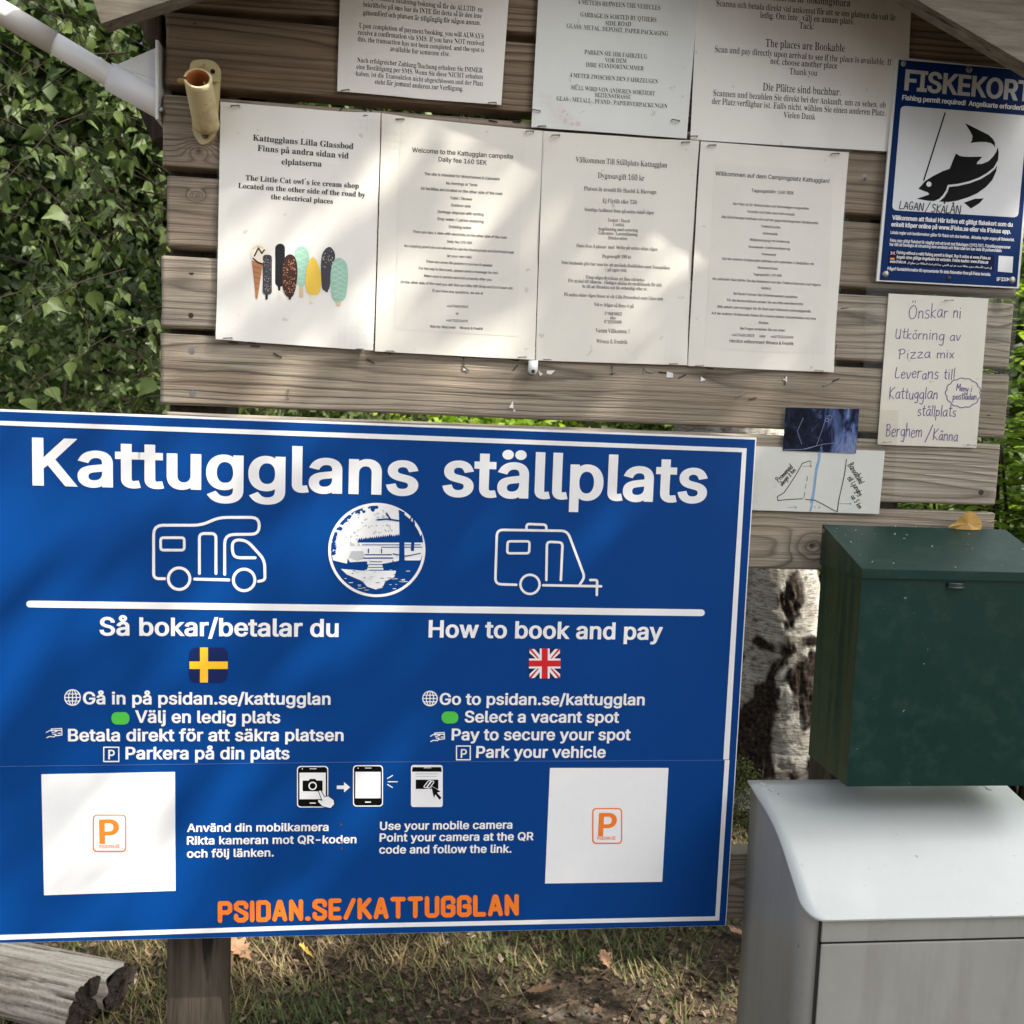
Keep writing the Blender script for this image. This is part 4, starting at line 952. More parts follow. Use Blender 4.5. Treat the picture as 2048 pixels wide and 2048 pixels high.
notice('cream German welcome notice in small sans lettering at the right end of the lower row', [(1400, 284), (1696, 306), (1664, 745), (1374, 732)], -.0036, PAPERC, 2.841, 1060, 240, [('''
1048 318 1698 360|Willkommen auf dem Campingplatz Kattugglan!
1253 412 1495 426|Tagesgebühr: 160 SEK''', 'semi', 1.02), ('''
1148 486 1585 512|Der Platz ist für Wohnmobile und Wohnwagen vorgesehen.
1228 529 1503 546|Vorzelte und Zelte sind nicht erlaubt.
1082 560 1638 594|Alle Einrichtungen befinden sich auf der gegenüberliegenden Straßenseite.
1308 612 1418 619|Toilette/Dusche
1317 652 1403 657|Außenspüle
1245 688 1470 701|Müllentsorgung mit Sortierung
1237 728 1473 741|Grauwasser-/Latrinenentleerung
1310 770 1395 774|Trinkwasser
1086 796 1610 826|Auf der anderen Straßenseite befinden sich außerdem 6 Stellplätze mit
1288 846 1406 853|Stromanschluss.
1264 884 1427 893|Tagesgebühr: 190 SEK
1030 910 1648 945|Als zahlender Gast dürfen Sie das Ruderboot und das Tretboot benutzen (auf eigene
1310 962 1368 966|Gefahr).
1152 994 1519 1014|Bei Bedarf können Sie Schwimmwesten ausleihen.
1115 1031 1550 1054|Für die Bootsschlüssel senden Sie uns bitte eine Nachricht.
1060 1068 1595 1095|Bitte ankern und verriegeln Sie Ihr Boot nach Gebrauch ordnungsgemäß.
1026 1105 1622 1136|Auf der anderen Straßenseite finden Sie unseren kleinen Souvenirladen und eine
1297 1158 1355 1161|Eisdiele.
1191 1191 1449 1203|Bei Fragen erreichen Sie uns unter:
1142 1228 1494 1243|+46706810825      oder      +46733310490
1130 1264 1496 1280|Herzlich willkommen! Wiveca & Fredrik''', 'semi', 1.13)], '', 1, INK, 4, [(1048, 250), (1722, 300), (1672, 1335), (988, 1300)])
notice('laminated notice on booking confirmations at the left of the upper row, lower edge cut ragged', [(684, -130), (1025, -112), (1002, 212), (674.6, 183)], -.0030, PAPER, 2.542, 640, 0, '''
214 -2 826 65|Vid genomförd betalning/bokning så får du ALLTID  en
220 38 820 97|bekräftelse på sms har du INTE fått detta så är den inte
220 80 815 132|genomförd och platsen är tillgänglig för någon annan.
200 146 831 200|Upon completion of payment/booking, you will ALWAYS
193 180 833 236|receive a confirmation via SMS. If you have NOT received
192 214 833 270|this, the transaction has not been completed, and the spot is
358 264 660 288|available for someone else.
190 320 826 373|Nach erfolgreicher Zahlung/Buchung erhalten Sie IMMER
186 354 827 406|eine Bestätigung per SMS. Wenn Sie diese NICHT erhalten
183 388 829 440|haben, ist die Transaktion nicht abgeschlossen und der Platz
278 430 728 466|steht für jemand anderen zur Verfügung.''', 'serif', 1.27, INK, 3)
nb = notice('cool white notice in capitals with a faint pink stain at its lower left corner', [(1083, -130), (1404, -112), (1372.5, 278), (1062, 256)], -.0042, PAPERW, 2.542, 640, 0, '''
1310 22 1727 54|4 METERS BETWEEN THE VEHICLES
1322 86 1708 115|GARBAGE IS SORTED BY QTHERS
1450 130 1579 137|SIDE ROAD
1253 145 1768 185|GLASS, METAL, DEPOSIT, PAPER PACKAGING
1343 277 1662 300|PARKEN SIE IHR FAHRZEUG
1448 318 1557 322|VOR DEM
1350 341 1645 360|IHRE STANDORTNUMMER
1268 395 1717 427|4 METER ZWISCHEN DEN FAHRZEUGEN
1273 458 1701 488|MÜLL WIRD VON ANDEREN SORTIERT
1396 495 1579 507|SEITENSTRASSE
1201 514 1764 553|GLAS-, METALL-, PFAND-, PAPIERVERPACKUNGEN''', 'serif', 1.22, INK, 3)
pr = Print(-.0042, 2.542, None, 640, 0, WAVE['cool white n']); PINK = m_ink('pink_stain', (.71, .69, .67), .5); PINK2 = m_ink('deep_pink_stain', (.68, .58, .59), .5); rs = random.Random(6)
for k in range(70):
    u = rs.random(); x, y = 1090+190*u**.8+rs.gauss(0, 14), 440+190*u**.7+rs.gauss(0, 14); s = rs.uniform(4, 16)*(.5+u)
    if y < 655 and x > 1078: pr.poly(smooth_closed([(x+s*math.cos(a)*rs.uniform(.5, 1.2), y+s*math.sin(a)*rs.uniform(.4, 1)) for a in np.linspace(0, 6.28, 7)[:-1]], 2), int(rs.random() < .25*u+.05 and u > .5), .0002+k*2e-6)
pr.emit('stain', [PINK, PINK2], nb)
notice('laminated notice on bookable places, largest of the upper row, beside the fishing sign', [(1398, -120), (1826, -80), (1808, 306), (1380, 280)], -.0046, PAPER, 2.729, 1340, 0, [('''
517 0 978 40|Platserna är bokningsbara
517 258 949 286|The places are Bookable
503 496 926 525|Die Plätze sind buchbar.''', 'serif', 1.27), ('''
250 36 1227 115|Scanna och betala direkt vid ankomst för att se om platsen du valt är
489 100 998 137|ledig. Om inte , välj en annan plats.
703 158 780 164|Tack!
241 288 1204 360|Scan and pay directly upon arrival to see if the place is available, If
543 352 908 378|not, choose another place
648 408 800 417|Thank you
232 526 1171 592|Scannen und bezahlen Sie direkt bei der Ankunft, um zu sehen, ob
225 570 1171 636|der Platz verfügbar ist. Falls nicht, wählen Sie einen anderen Platz.
617 645 790 655|Vielen Dank''', 'serif', 1.27)], '', 1, INK, 3, amp=.003, curl=0)

for px, py, a in ((470, 211, .1), (735, 231, .1), (455, 676, .1), (720, 698, .05), (800, 238, .1), (1060, 262, .1), (780, 702, 0), (1045, 714, .1), (1112, 270, .1), (1372, 284, .1), (1095, 719, .05), (1348, 727, .1), (1425, 290, .1), (1672, 307, .1), (1400, 731, .1), (1640, 741, 0),
                  (1073, 220, -.15), (1352, 240, -.1), (1084, 252, .1), (1388, 272, .1), (1790, 294, .1), (690, 180, .2), (985, 205, .1), (1900, 600, .1), (1776, 884, .1), (1945, 890, 0)):
    staple(px, py, -a, 15, mat=STEEL, lift=.0105)
# handwritten pizza note, sketch map and aerial print
hn = sheet('handwritten_note', [(1777.6, 587), (1977, 597), (1953, 896), (1755, 889)], -.0030, .0009, PAPERC); tag(hn, 'white note handwritten in purple pen under the fishing sign', 'note', 'paper notices on the board')
pr = Print(-.0030, 3.401, None, 1480, 580)
for t_, x0, y0, x1, y1, c in (('Önskar ni', 1145, 190, 1508, 190, 92), ('Utkörning av', 1053, 328, 1503, 345, 72), ('Pizza mix', 1075, 465, 1462, 462, 68), ('Leverans till', 1052, 598, 1465, 607, 78), ('Kattugglan', 1010, 738, 1348, 742, 80), ('ställplats', 1205, 853, 1472, 863, 78), ('Berghem', 990, 1000, 1240, 1000, 92), ('Känna', 1308, 1020, 1485, 1028, 78), ('Meny i', 1470, 682, 1578, 692, 46), ('postlådan', 1447, 742, 1610, 745, 44)):
    handwriting(pr, t_, x0, y0, x1, y1, c, 5.2)
pr.stroke([(1258, 1035), (1312, 918)], 6, 0)
pr.stroke([(1518+(112+9*abs(math.sin(k*6.5)))*math.cos(k), 700+(94+8*abs(math.sin(k*6.5)))*math.sin(k)) for k in np.linspace(0, 6.283, 120)], 6, 0)
pr.emit('handwriting', [PENP], hn)
pr = Print(-.0030, 3.401, None, 1480, 580); sheet('clear_sleeve', [(1733, 560), (2040, 575), (2012, 905), (1722, 893)], -.0040, .0004, CLEAR, hn)
mp = sheet('sketch_map', [(1500, 892), (1770, 902), (1758, 1028), (1496, 1020)], -.0040, .0008, PAPERW); tag(mp, 'hand drawn route map on white paper partly covered by the blue sign', 'map', 'paper notices on the board')
pr = Print(-.0040, 3.401, None, 1480, 580); RIV = m_ink('river_blue', (.24, .42, .68), .5); PINKP = m_ink('pink_print', (.62, .35, .40), .5)
pr.poly([(528, 1108), (552, 1112), (545, 1160), (527, 1230), (518, 1310), (508, 1390), (500, 1440), (488, 1500), (470, 1508), (484, 1455), (476, 1440), (492, 1380), (502, 1290), (512, 1210), (530, 1150)], 1, .0003)
pr.strokes([[(478, 1162), (425, 1178), (385, 1250), (330, 1335), (298, 1380), (255, 1405), (257, 1432), (330, 1425), (425, 1420)], [(725, 1150), (712, 1250), (690, 1350), (672, 1430), (662, 1508), (640, 1500), (570, 1460), (510, 1430), (445, 1424)]], 5, 0)
pr.strokes([[(458, 1268), (455, 1300)], [(450, 1320), (444, 1350)], [(440, 1375), (434, 1415)], [(485, 1165), (478, 1195)]], 3, 0, .0005)
pr.strokes([[(325, 1478), (380, 1478)], [(678, 1452), (750, 1454)]], 4, 1, .0005); pr.strokes([[(430, 1198), (482, 1198)]], 4, 2, .0005)
for c in ((380, 1478), (750, 1454), (540, 1478)): pr.poly(circ(*c, 7, 10), 1, .00055)
pr.poly(circ(482, 1198, 8, 10), 2, .00055); pr.poly(circ(508, 1476, 6, 10), 2, .00055)
for t_, x0, y0, x1, y1, c in (('Promenad', 262, 1310, 362, 1205, 34), ('slinga 2 km', 285, 1335, 380, 1225, 26), ('Banvallsled', 732, 1190, 815, 1322, 42), ('till Ljungby', 728, 1280, 815, 1402, 34), ('ca 5 km', 752, 1405, 808, 1492, 34)): handwriting(pr, t_, x0, y0, x1, y1, c, 4.5)
pr.emit('drawing', [PENB, RIV, PINKP], mp); sheet('clear_sleeve', [(1503, 813), (1797, 820), (1786, 1032), (1497, 1026)], -.0049, .0003, CLEAR, mp)
def m_aerial():
    t = NT('aerial_print'); v = t.coord(); a = t.noise(v, 55, 6, .7, .6); b = t.noise(t.coord((1, 1, .3)), 38, 4, .6, 1.0)
    sx = t.n('SeparateXYZ'); t.put(sx.inputs[0], t.coord()); right = t.math('GREATER_THAN', t.math('MULTIPLY_ADD', t.math('SUBTRACT', a, .5), .03, sx.outputs[0]), float(at(1645, 860, -.0054)[0]))
    d = t.ramp(a, [(.38, (.003, .004, .010)), (.55, (.010, .016, .040)), (.68, (.07, .10, .20))]); l = t.ramp(b, [(.40, (.006, .009, .03)), (.48, (.07, .11, .26)), (.55, (.20, .25, .42)), (.62, (.01, .015, .05))])
    return t.out(t.mix(right, d, l), .6, .12)
ae = sheet('aerial_print', [(1571.7, 815), (1718.8, 818), (1712, 907), (1566, 901)], -.0054, .0006, m_aerial()); tag(ae, 'small dark blue aerial photograph above the route map', 'photograph', 'paper notices on the board')
pr = Print(-.0054, 3.401, None, 1480, 580); WL = m_ink('aerial_line', (.22, .26, .40), .5)
pr.strokes([[(590, 850), (560, 950), (520, 1060), (440, 1085)], [(300, 1085), (420, 1085), (560, 1050), (640, 1040)], [(430, 870), (390, 960), (420, 1050)]], 3, 0, .0004); pr.ring(592, 885, 11, 4, 0, .0005, 20); pr.ring(610, 868, 16, 3, 0, .0005, 20); pr.emit('printed_lines', [WL], ae)

# ------------------------------------------------------------------ blue information sign
YS = -.030
q_ = [at(0, 818, YS), at(1513, 875, YS), at(1452, 1851, YS), at(0, 1886, YS)]
def lerp_at_x(a, b, x): return a+(b-a)*((x-a[0])/(b[0]-a[0]))
XLS = q_[1][0]-1.165                                            # the sign runs on past the left edge of the picture
tl, bl = lerp_at_x(q_[0], q_[1], XLS), lerp_at_x(q_[3], q_[2], XLS)
SIGN = empty('information_sign', tuple((bl+q_[2])/2), 'large blue information sign with white lettering and pictograms standing in front of the planks', 'sign')
def slab(name, quad3, th, mats, parent, bev=0):
    bm = bmesh.new(); prism(bm, [quad3[0], quad3[3], quad3[2], quad3[1]], (0, th, 0)); return bmo(name, bm, mats, parent, False, bev, 1)
slab('panel', [tl, q_[1], q_[2], bl], .006, WHITEP, SIGN)
cc = sum(q_)/4
ins = lambda p, dx, dz: p+np.array([dx, -.0006, dz])
slab('blue_face', [ins(tl, .003, -.003), ins(q_[1], -.0018, -.0030), ins(q_[2], -.0013, .0006), ins(bl, .003, .0006)], .0004, BLUEP, SIGN)
YF = YS-.0008
S1 = Print(YF, 2.415, None, 0, 800); S2 = Print(YF, 2.3, None, 700, 800); S3 = Print(YF, 2.542, None, 0, 1280); S4 = Print(YF, 2.415, None, 700, 1280); SP = Print(YF, 1, None, 0, 0)
# border line, stepping at the seam of the lower panel
for pts in ([(-160, 835.5), (0, 841.5), (800, 869.5), (1493.5, 896.5), (1484, 904.5), (800, 879.5), (0, 850.5), (-160, 844.5)], [(1493.5, 896.5), (1457.8, 1519), (1446.5, 1519), (1484, 904.5)],
            [(1459, 1520), (1438.3, 1841), (1430.5, 1832.5), (1449.5, 1520)], [(1438.3, 1841), (700, 1856.5), (0, 1880), (-160, 1885), (-160, 1875), (0, 1870), (700, 1847.5), (1430.5, 1832.5)]): SP.poly(pts)
SP.emit('border_line', WHITEP, SIGN)
SEAMM = m_ink('seam_edge', (.05, .11, .34), .4)
SP.poly([(-160, 1533.6), (0, 1532.4), (700, 1523.6), (1459, 1519.6), (1459, 1521), (700, 1525), (0, 1533.8), (-160, 1535)], 0, .0003); SP.emit('panel_seam', SEAMM, SIGN)
SP.text('Kattugglans', 65, 968, 836, 989, 'bold', 93); SP.emit('title_lettering', WHITEP, SIGN); SP.text('ställplats', 884, 990, 1413, 1004, 'bold', 92); SP.emit('title_lettering', WHITEP, SIGN)
SP.text('Så bokar/betalar du', 199, 1270, 677, 1273, 'bold', 36); SP.emit('heading_lettering', WHITEP, SIGN); SP.text('How to book and pay', 857, 1274, 1325, 1279, 'bold', 34); SP.emit('heading_lettering', WHITEP, SIGN)
SP.stroke([(59, 1208), (700, 1216.5), (1403, 1225.5)], 13.5); SP.emit('divider_line', WHITEP, SIGN)
# motorhome and caravan pictograms
def rounded(pts, r=14, n=4, closed=False):
    o = []; k = len(pts)
    for i, p in enumerate(pts):
        if not closed and i in (0, k-1): o.append(p); continue
        a, b = np.array(pts[i-1], float), np.array(pts[(i+1) % k], float); p = np.array(p, float)
        da, db = np.linalg.norm(a-p), np.linalg.norm(b-p); q = min(r, da/2.1, db/2.1); s, e = p+(a-p)/da*q, p+(b-p)/db*q
        for t in np.linspace(0, 1, n+1): o.append(tuple((1-t)**2*s+2*t*(1-t)*p+t*t*e))
    return o
S1.strokes([rounded([(795, 863), (742, 863), (742, 605), (975, 605), (1055, 567), (1252, 567), (1252, 648), (1085, 650), (1085, 842)], 45), rounded([(963, 838), (963, 645), (1043, 645), (1043, 838)], 22),
            rounded([(1232, 762), (1125, 762), (1120, 676), (1190, 676), (1278, 772), (1280, 870), (1248, 876)], 34), [(940, 865), (1105, 869)]], 14)
S1.stroke(rounded([(776, 665), (890, 665), (890, 725), (776, 725)], 14, 4, True), 13, 0, .0005, True); S1.ring(865, 863, 52, 14); S1.ring(1179, 869, 52, 14); S1.emit('motorhome_pictogram', WHITEP, SIGN)
S2.strokes([rounded([(765, 850), (668, 847), (676, 597), (1000, 602), (1080, 815), (1056, 850)], 28), [(888, 852), (1155, 857)], rounded([(812, 598), (812, 570), (903, 574), (903, 600)], 16), rounded([(903, 828), (906, 652), (978, 655), (970, 828)], 18), rounded([(1105, 828), (1137, 828), (1135, 897)], 8)], 11.5)
S2.stroke(rounded([(725, 650), (826, 650), (824, 705), (723, 705)], 12, 4, True), 11, 0, .0005, True); S2.ring(828, 848, 44, 11); S2.emit('caravan_pictogram', WHITEP, SIGN)
# round lake emblem
def emblem():
    E_ = Print(YF, 1, None, 0, 0); e = lambda u, v: (753.5+97*u, 1100-94*v); rr = random.Random(3)
    P_ = lambda pts, mi, l: E_.poly([e(*p) for p in pts], mi, l)
    E_.ring(753.5, 1100, 94.5, 5.5, 0, .0006, 64, 91.5)
    P_([(-.93, .30), (-.86, .46), (-.70, .66), (-.5, .80), (-.2, .93), (.1, .955), (.30, .91), (.46, .84), (.5, .5), (.50, .20), (.95, .20), (.955, -.05), (.90, -.22), (.5, -.22), (.1, -.3), (-.5, -.32), (-.90, -.22), (-.955, 0)], 0, .0004)
    for _ in range(60):                                           # ragged edge of the leaves
        a = rr.uniform(1.5, 3.25); r_ = rr.uniform(.86, .97); s = rr.uniform(.02, .055); P_([(r_*math.cos(a)+s*math.cos(b)*rr.uniform(.6, 1.3), r_*math.sin(a)+s*math.sin(b)*rr.uniform(.6, 1.3)) for b in np.linspace(0, 6.28, 8)[:-1]], 1, .0005+_*1e-6)
    for _ in range(110):                                          # grey leaf texture
        u, v = rr.uniform(-.85, .35), rr.uniform(.05, .85)
        if u*u+v*v > .75 or (v < .35 and u > -.35): continue
        s = rr.uniform(.012, .035); P_([(u+s*math.cos(b)*rr.uniform(.5, 1.3), v+s*math.sin(b)*rr.uniform(.5, 1.3)) for b in np.linspace(0, 6.28, 7)[:-1]], 2, .0005+_*1e-6)
    pts = [(-.40, .16)]
    for k, u in enumerate(np.linspace(-.38, .93, 60)): pts.append((u, (.22+.09*min(1, (u+.4)*1.5))+(.035 if k % 2 else -.02)*rr.uniform(.4, 1.2)))
    P_(pts+[(.955, .16)], 1, .0007)
    E_.strokes([[e(-.3, .11), e(.9, .11)], [e(.1, .06), e(.93, .06)]], 1.6, 1, .0007)
    P_([(.455, .86), (.47, .4), (.46, -.2), (.42, -.42), (.62, -.42), (.575, -.2), (.565, .3), (.575, .80)], 1, .0008)
    E_.strokes([[e(.48, .62), e(.2, .66), e(.02, .64)], [e(.28, .66), e(.2, .78)], [e(.57, .5), e(.68, .62), e(.74, .75)], [e(.76, .66), e(.72, 0)]], 3.2, 1, .0009)
    P_([(.74, .6), (.79, .6), (.77, -.02), (.71, -.02)], 1, .0010)
    P_([(-.60, -.18), (-.55, -.26), (-.2, -.24), (-.18, -.42), (.30, -.42), (.33, -.20), (.42, -.40), (.9, -.35), (.88, -.46), (.6, -.78), (.1, -.95), (-.4, -.86), (-.8, -.52), (-.86, -.34), (-.62, -.36)], 1, .0005)
    P_([(-.27, -.16), (-.22, -.06), (.28, -.06), (.33, -.16)], 0, .0008); E_.strokes([[e(-.27, -.17), e(.33, -.17)], [e(-.17, -.06), e(-.17, .02)], [e(.10, -.06), e(.10, .02)], [e(-.24, -.10), e(.30, -.10)]], 2.2, 1, .0010)
    P_([(-.13, -.19), (.08, -.19), (.14, -.42), (-.2, -.42)], 0, .0009); E_.strokes([[e(-.14, -.25), e(.10, -.25)], [e(-.16, -.31), e(.11, -.31)], [e(-.17, -.37), e(.12, -.37)]], 1.4, 1, .0011)
    P_([(.34, -.06), (.9, -.06), (.84, -.14), (.45, -.14)], 0, .00075); E_.strokes([[e(.34, -.08), e(.6, -.13), e(.9, -.07)]], 2, 1, .0012)
    P_([(-.74, -.40), (-.3, -.44), (.4, -.44), (.36, -.58), (.18, -.66), (.12, -.80), (-.02, -.84), (-.2, -.78), (-.3, -.66), (-.62, -.52)], 0, .0007)
    for _ in range(60):
        u, v = rr.uniform(-.75, .75), rr.uniform(-.9, -.42)
        if u*u+v*v > .82: continue
        E_.stroke([e(u, v), e(u+rr.uniform(.03, .09), v)], 1.3, rr.choice((0, 2, 1)), .0012+_*1e-6)
    P_([(-.58, -.16), (-.52, -.02), (-.28, -.02), (-.24, -.18), (-.40, -.23)], 2, .0007)
    E_.emit('lake_emblem', [WHITEP, BLUEP, m_ink('grey_print', (.50, .52, .54), .4)], SIGN)
emblem()
# flags
SP.poly(rrect(379, 1295, 455.5, 1365, 14), 0, .0004); SP.poly([(400, 1295), (416, 1295), (416, 1365), (400, 1365)], 1, .0006); SP.poly([(379, 1323), (400, 1323), (400, 1338), (379, 1338)], 1, .0006); SP.poly([(416, 1323), (455.5, 1323), (455.5, 1338), (416, 1338)], 1, .0006); SP.emit('swedish_flag', [DKBLUE, YELP], SIGN)
fx0, fy0, fx1, fy1 = 1058, 1297, 1121, 1357; fr = rrect(fx0, fy0, fx1, fy1, 9); SP.poly(fr, 0, .0004); cx_, cy_ = (fx0+fx1)/2, (fy0+fy1)/2
for sx in (-1, 1):
    for sy_ in (-1, 1):
        X_, Y_ = (fx0+1 if sx < 0 else fx1-1), (fy0+1 if sy_ < 0 else fy1-1)
        SP.poly([(cx_, cy_-sy_*0), (cx_+sx*7, cy_), (X_, Y_-sy_*8), (X_, Y_), (X_-sx*10, Y_), (cx_, cy_+sy_*6)], 1, .0005+.00001*(sx+2*sy_)); SP.poly([(cx_+sx*3, cy_+sy_*0), (cx_+sx*7, cy_+sy_*2), (X_, Y_-sy_*2), (X_, Y_), (X_-sx*4, Y_)], 2, .0006+.00001*(sx+2*sy_))
SP.loops([np.array([(cx_-10, fy0), (cx_+10, fy0), (cx_+10, fy1), (cx_-10, fy1)]), np.array([(fx0, cy_-10), (fx1, cy_-10), (fx1, cy_+10), (fx0, cy_+10)])], 1, .0007)
SP.loops([np.array([(cx_-6, fy0), (cx_+6, fy0), (cx_+6, fy1), (cx_-6, fy1)]), np.array([(fx0, cy_-6), (fx1, cy_-6), (fx1, cy_+6), (fx0, cy_+6)])], 2, .0008); SP.emit('british_flag', [DKBLUE, WHITEP, REDP], SIGN)
# instruction lines with their icons
for k_, (t_, x0, y0, x1, y1, c) in enumerate((('Gå in på psidan.se/kattugglan', 166, 1408, 661, 1409, 24.5), ('Välj en ledig plats', 270, 1445, 560.5, 1446, 24.5), ('Betala direkt för att säkra platsen', 136, 1482, 687, 1481.5, 24.5), ('Parkera på din plats', 251, 1518, 579, 1518, 24.5),
    ('Go to psidan.se/kattugglan', 879, 1409, 1289, 1410, 23), ('Select a vacant spot', 929, 1444.4, 1238, 1445, 23), ('Pay to secure your spot', 903, 1480, 1261, 1480, 23), ('Park your vehicle', 952, 1515, 1211, 1515, 23))):
    SP.text(t_, x0, y0, x1, y1, 'bold', c)
    if k_ in (3, 7): SP.emit('instruction_lettering', WHITEP, SIGN)
for cx_, cy_, r in ((145, 1395, 15.5), (860, 1397, 14.5)):
    SP.ring(cx_, cy_, r, 2.2, 0, .0004, 32); SP.ring(cx_, cy_, r*.5, 1.9, 0, .00045, 28, r); SP.strokes([[(cx_, cy_-r), (cx_, cy_+r)], [(cx_-r, cy_), (cx_+r, cy_)], [(cx_-r*.88, cy_-r*.46), (cx_+r*.88, cy_-r*.46)], [(cx_-r*.88, cy_+r*.46), (cx_+r*.88, cy_+r*.46)]], 1.9, 0, .0005); SP.emit('globe_icon', WHITEP, SIGN)
for b in ((222.7, 1424, 259, 1449), (883, 1423, 916.6, 1447)): SP.poly(rrect(*b, 11)); SP.emit('green_marker', GREENP, SIGN)
for x0, y0, x1, y1 in ((93, 1457, 124, 1475.5), (861, 1465, 889, 1483)):
    f = lambda u, v: (x0+(x1-x0)*u, y0+(y1-y0)*v); SP.strokes([[f(.32, .05), f(.98, .0), f(1, .7), f(.62, .78)], [f(.30, .05), f(.33, .3)], [f(0, .42), f(.2, .22), f(.5, .2), f(.66, .32), f(.36, .45)], [f(.02, 1), f(.2, .86), f(.5, .9), f(.62, .62), f(.4, .62)], [f(.36, .2), f(.98, .2)], [f(.75, .52), f(.92, .5)]], 1.9); SP.emit('card_icon', WHITEP, SIGN)
for x0, y0, x1, y1 in ((207.5, 1494.5, 237.5, 1523), (913, 1492, 940.5, 1519.5)):
    SP.stroke([(x0, y0), (x1, y0), (x1, y1), (x0, y1)], 2.4, 0, .0004, True); w_ = x1-x0; SP.text('P', x0+w_*.30, y1-w_*.16, x0+w_*.74, y1-w_*.16, 'semi', w_*.62, 0, 1, .0005); SP.emit('parking_icon', WHITEP, SIGN)
# white code stickers: the code itself is left off, the small parking logo stays
for qd, lg, pp, wt in (([(82.6, 1548.7), (350, 1544), (351, 1781.6), (88, 1790.6)], (185.7, 1629, 252.6, 1704), (199, 1686.5, 238.5, 1685.5, 47.5), (199, 1696.5, 239.5, 1695.2)), ([(1100, 1536), (1337, 1536), (1324.5, 1763.7), (1090, 1767)], (1184.5, 1616, 1244.5, 1688), (1196, 1671, 1232, 1670.6, 45), (1194.5, 1679.6, 1231, 1679.2))):
    s = sheet('code_sticker', qd, YF-.0004, .0004, WHITEP, SIGN)
    lp = Print(YF-.0006, 1, None, 0, 0); lp.poly(rrect(*lg, 8), 0, .0002); lp.poly(rrect(lg[0]+2.6, lg[1]+2.6, lg[2]-2.6, lg[3]-2.6, 6), 1, .0004); lp.text('P', *pp[:4], 'bold', pp[4], 0, 1, .0006); lp.text('PSIDAN.SE', *wt, 'semi', 6.5, 0, 1, .0006); lp.emit('parking_logo', [ORANGEP, WHITEP], s)
# telephones
def phone(x0, y0, x1, y1, kind):
    w_, h = x1-x0, y1-y0; f = lambda u, v: (x0+w_*u, y0+h*v); nm = 'phone_icon'
    if kind < 2:
        SP.poly(rrect(x0, y0, x1, y1, 7), 1, .0003); SP.poly(rrect(x0+2, y0+2, x1-2, y1-2, 6), 0, .0004); SP.poly([f(.08, .16), f(.92, .16), f(.92, .80), f(.08, .80)], 1, .0005); SP.poly(rrect(*f(.40, .06), *f(.62, .075), .6), 1, .0005); SP.poly(rrect(*f(.40, .88), *f(.60, .905), .9), 1, .0005); SP.poly(circ(*f(.17, .07), 1.2, 8), 1, .0005)
    if kind == 0:
        SP.poly(rrect(*f(.18, .35), *f(.82, .61), 2), 0, .0006); SP.poly([f(.36, .36), f(.42, .31), f(.58, .31), f(.64, .36)], 0, .00061); SP.ring(*f(.5, .48), 7.2, 2.4, 1, .0007, 24)
        SP.poly([f(.68, .60), f(.76, .58), f(.88, .74), f(1.0, .72), f(1.18, .82), f(1.2, .92), f(1.08, 1.02), f(.82, .98), f(.66, .86), f(.68, .80), f(.80, .83)], 1, .0009); SP.stroke([f(.68, .60), f(.76, .58), f(.88, .74), f(1.0, .72), f(1.18, .82), f(1.2, .92), f(1.08, 1.02), f(.82, .98), f(.66, .86), f(.68, .80), f(.80, .83)], 1.3, 0, .0010, True)
    if kind == 2:
        SP.poly(rrect(x0, y0, x1, y1, 5), 1, .0003); SP.poly([f(.05, .05), f(.95, .05), f(.97, .16), f(.03, .16)], 0, .0004); SP.poly(rrect(*f(.40, .06), *f(.64, .075), .6), 1, .0005); SP.strokes([[f(.15, .21), f(.85, .21)], [f(.15, .27), f(.8, .27)]], 1.2, 2, .0004)
        SP.poly([f(.15, .35), f(.86, .35), f(.86, .57), f(.15, .57)], 0, .0005)
        for a, b in (((.47, .49), (.58, .42)), ((.56, .50), (.66, .43))): SP.stroke(rounded([(f(*a)[0]-5, f(*a)[1]+3), (f(*a)[0]+1, f(*a)[1]+5), (f(*b)[0]+5, f(*b)[1]-3), (f(*b)[0]-1, f(*b)[1]-5)], 3, 3, True), 1.8, 1, .0006+a[0]*1e-4, True)
        SP.poly([f(.64, .50), f(.93, .63), f(.82, .66), f(.96, .78), f(.90, .83), f(.77, .70), f(.72, .78)], 0, .0008); SP.stroke([f(.64, .50), f(.93, .63), f(.82, .66), f(.96, .78), f(.90, .83), f(.77, .70), f(.72, .78)], 1.1, 1, .0007, True)
    SP.emit(nm, [BLACKP, WHITEP, m_ink('grey_rule', (.5, .5, .5), .4)], SIGN)
phone(594, 1532, 656.5, 1615, 0); phone(706, 1530.5, 766, 1613, 1); phone(822, 1530, 885.5, 1614, 2)
SP.poly([(673.5, 1571), (688, 1571), (688, 1564), (700, 1574.5), (688, 1585), (688, 1578), (673.5, 1578)]); SP.emit('arrow', WHITEP, SIGN)
SP.strokes([[(775, 1557), (785, 1551)], [(776, 1563.5), (795, 1563.5)], [(775, 1569), (785, 1575)]], 1.8); SP.emit('ray_marks', WHITEP, SIGN)
for k_, (t_, x0, y0, x1, y1) in enumerate((('Använd din mobilkamera', 373.7, 1663.5, 657, 1661.6), ('Rikta kameran mot QR-koden', 373.7, 1689, 712.8, 1686), ('och följ länken.', 373.7, 1715, 547.6, 1712.7), ('Use your mobile camera', 759.6, 1659.7, 1024.6, 1657), ('Point your camera at the QR', 759, 1683, 1067, 1680), ('code and follow the link.', 758, 1707, 1023, 1705))):
    SP.text(t_, x0, y0, x1, y1, 'bold', 16.2)
    if k_ in (2, 5): SP.emit('camera_hint_lettering', WHITEP, SIGN)
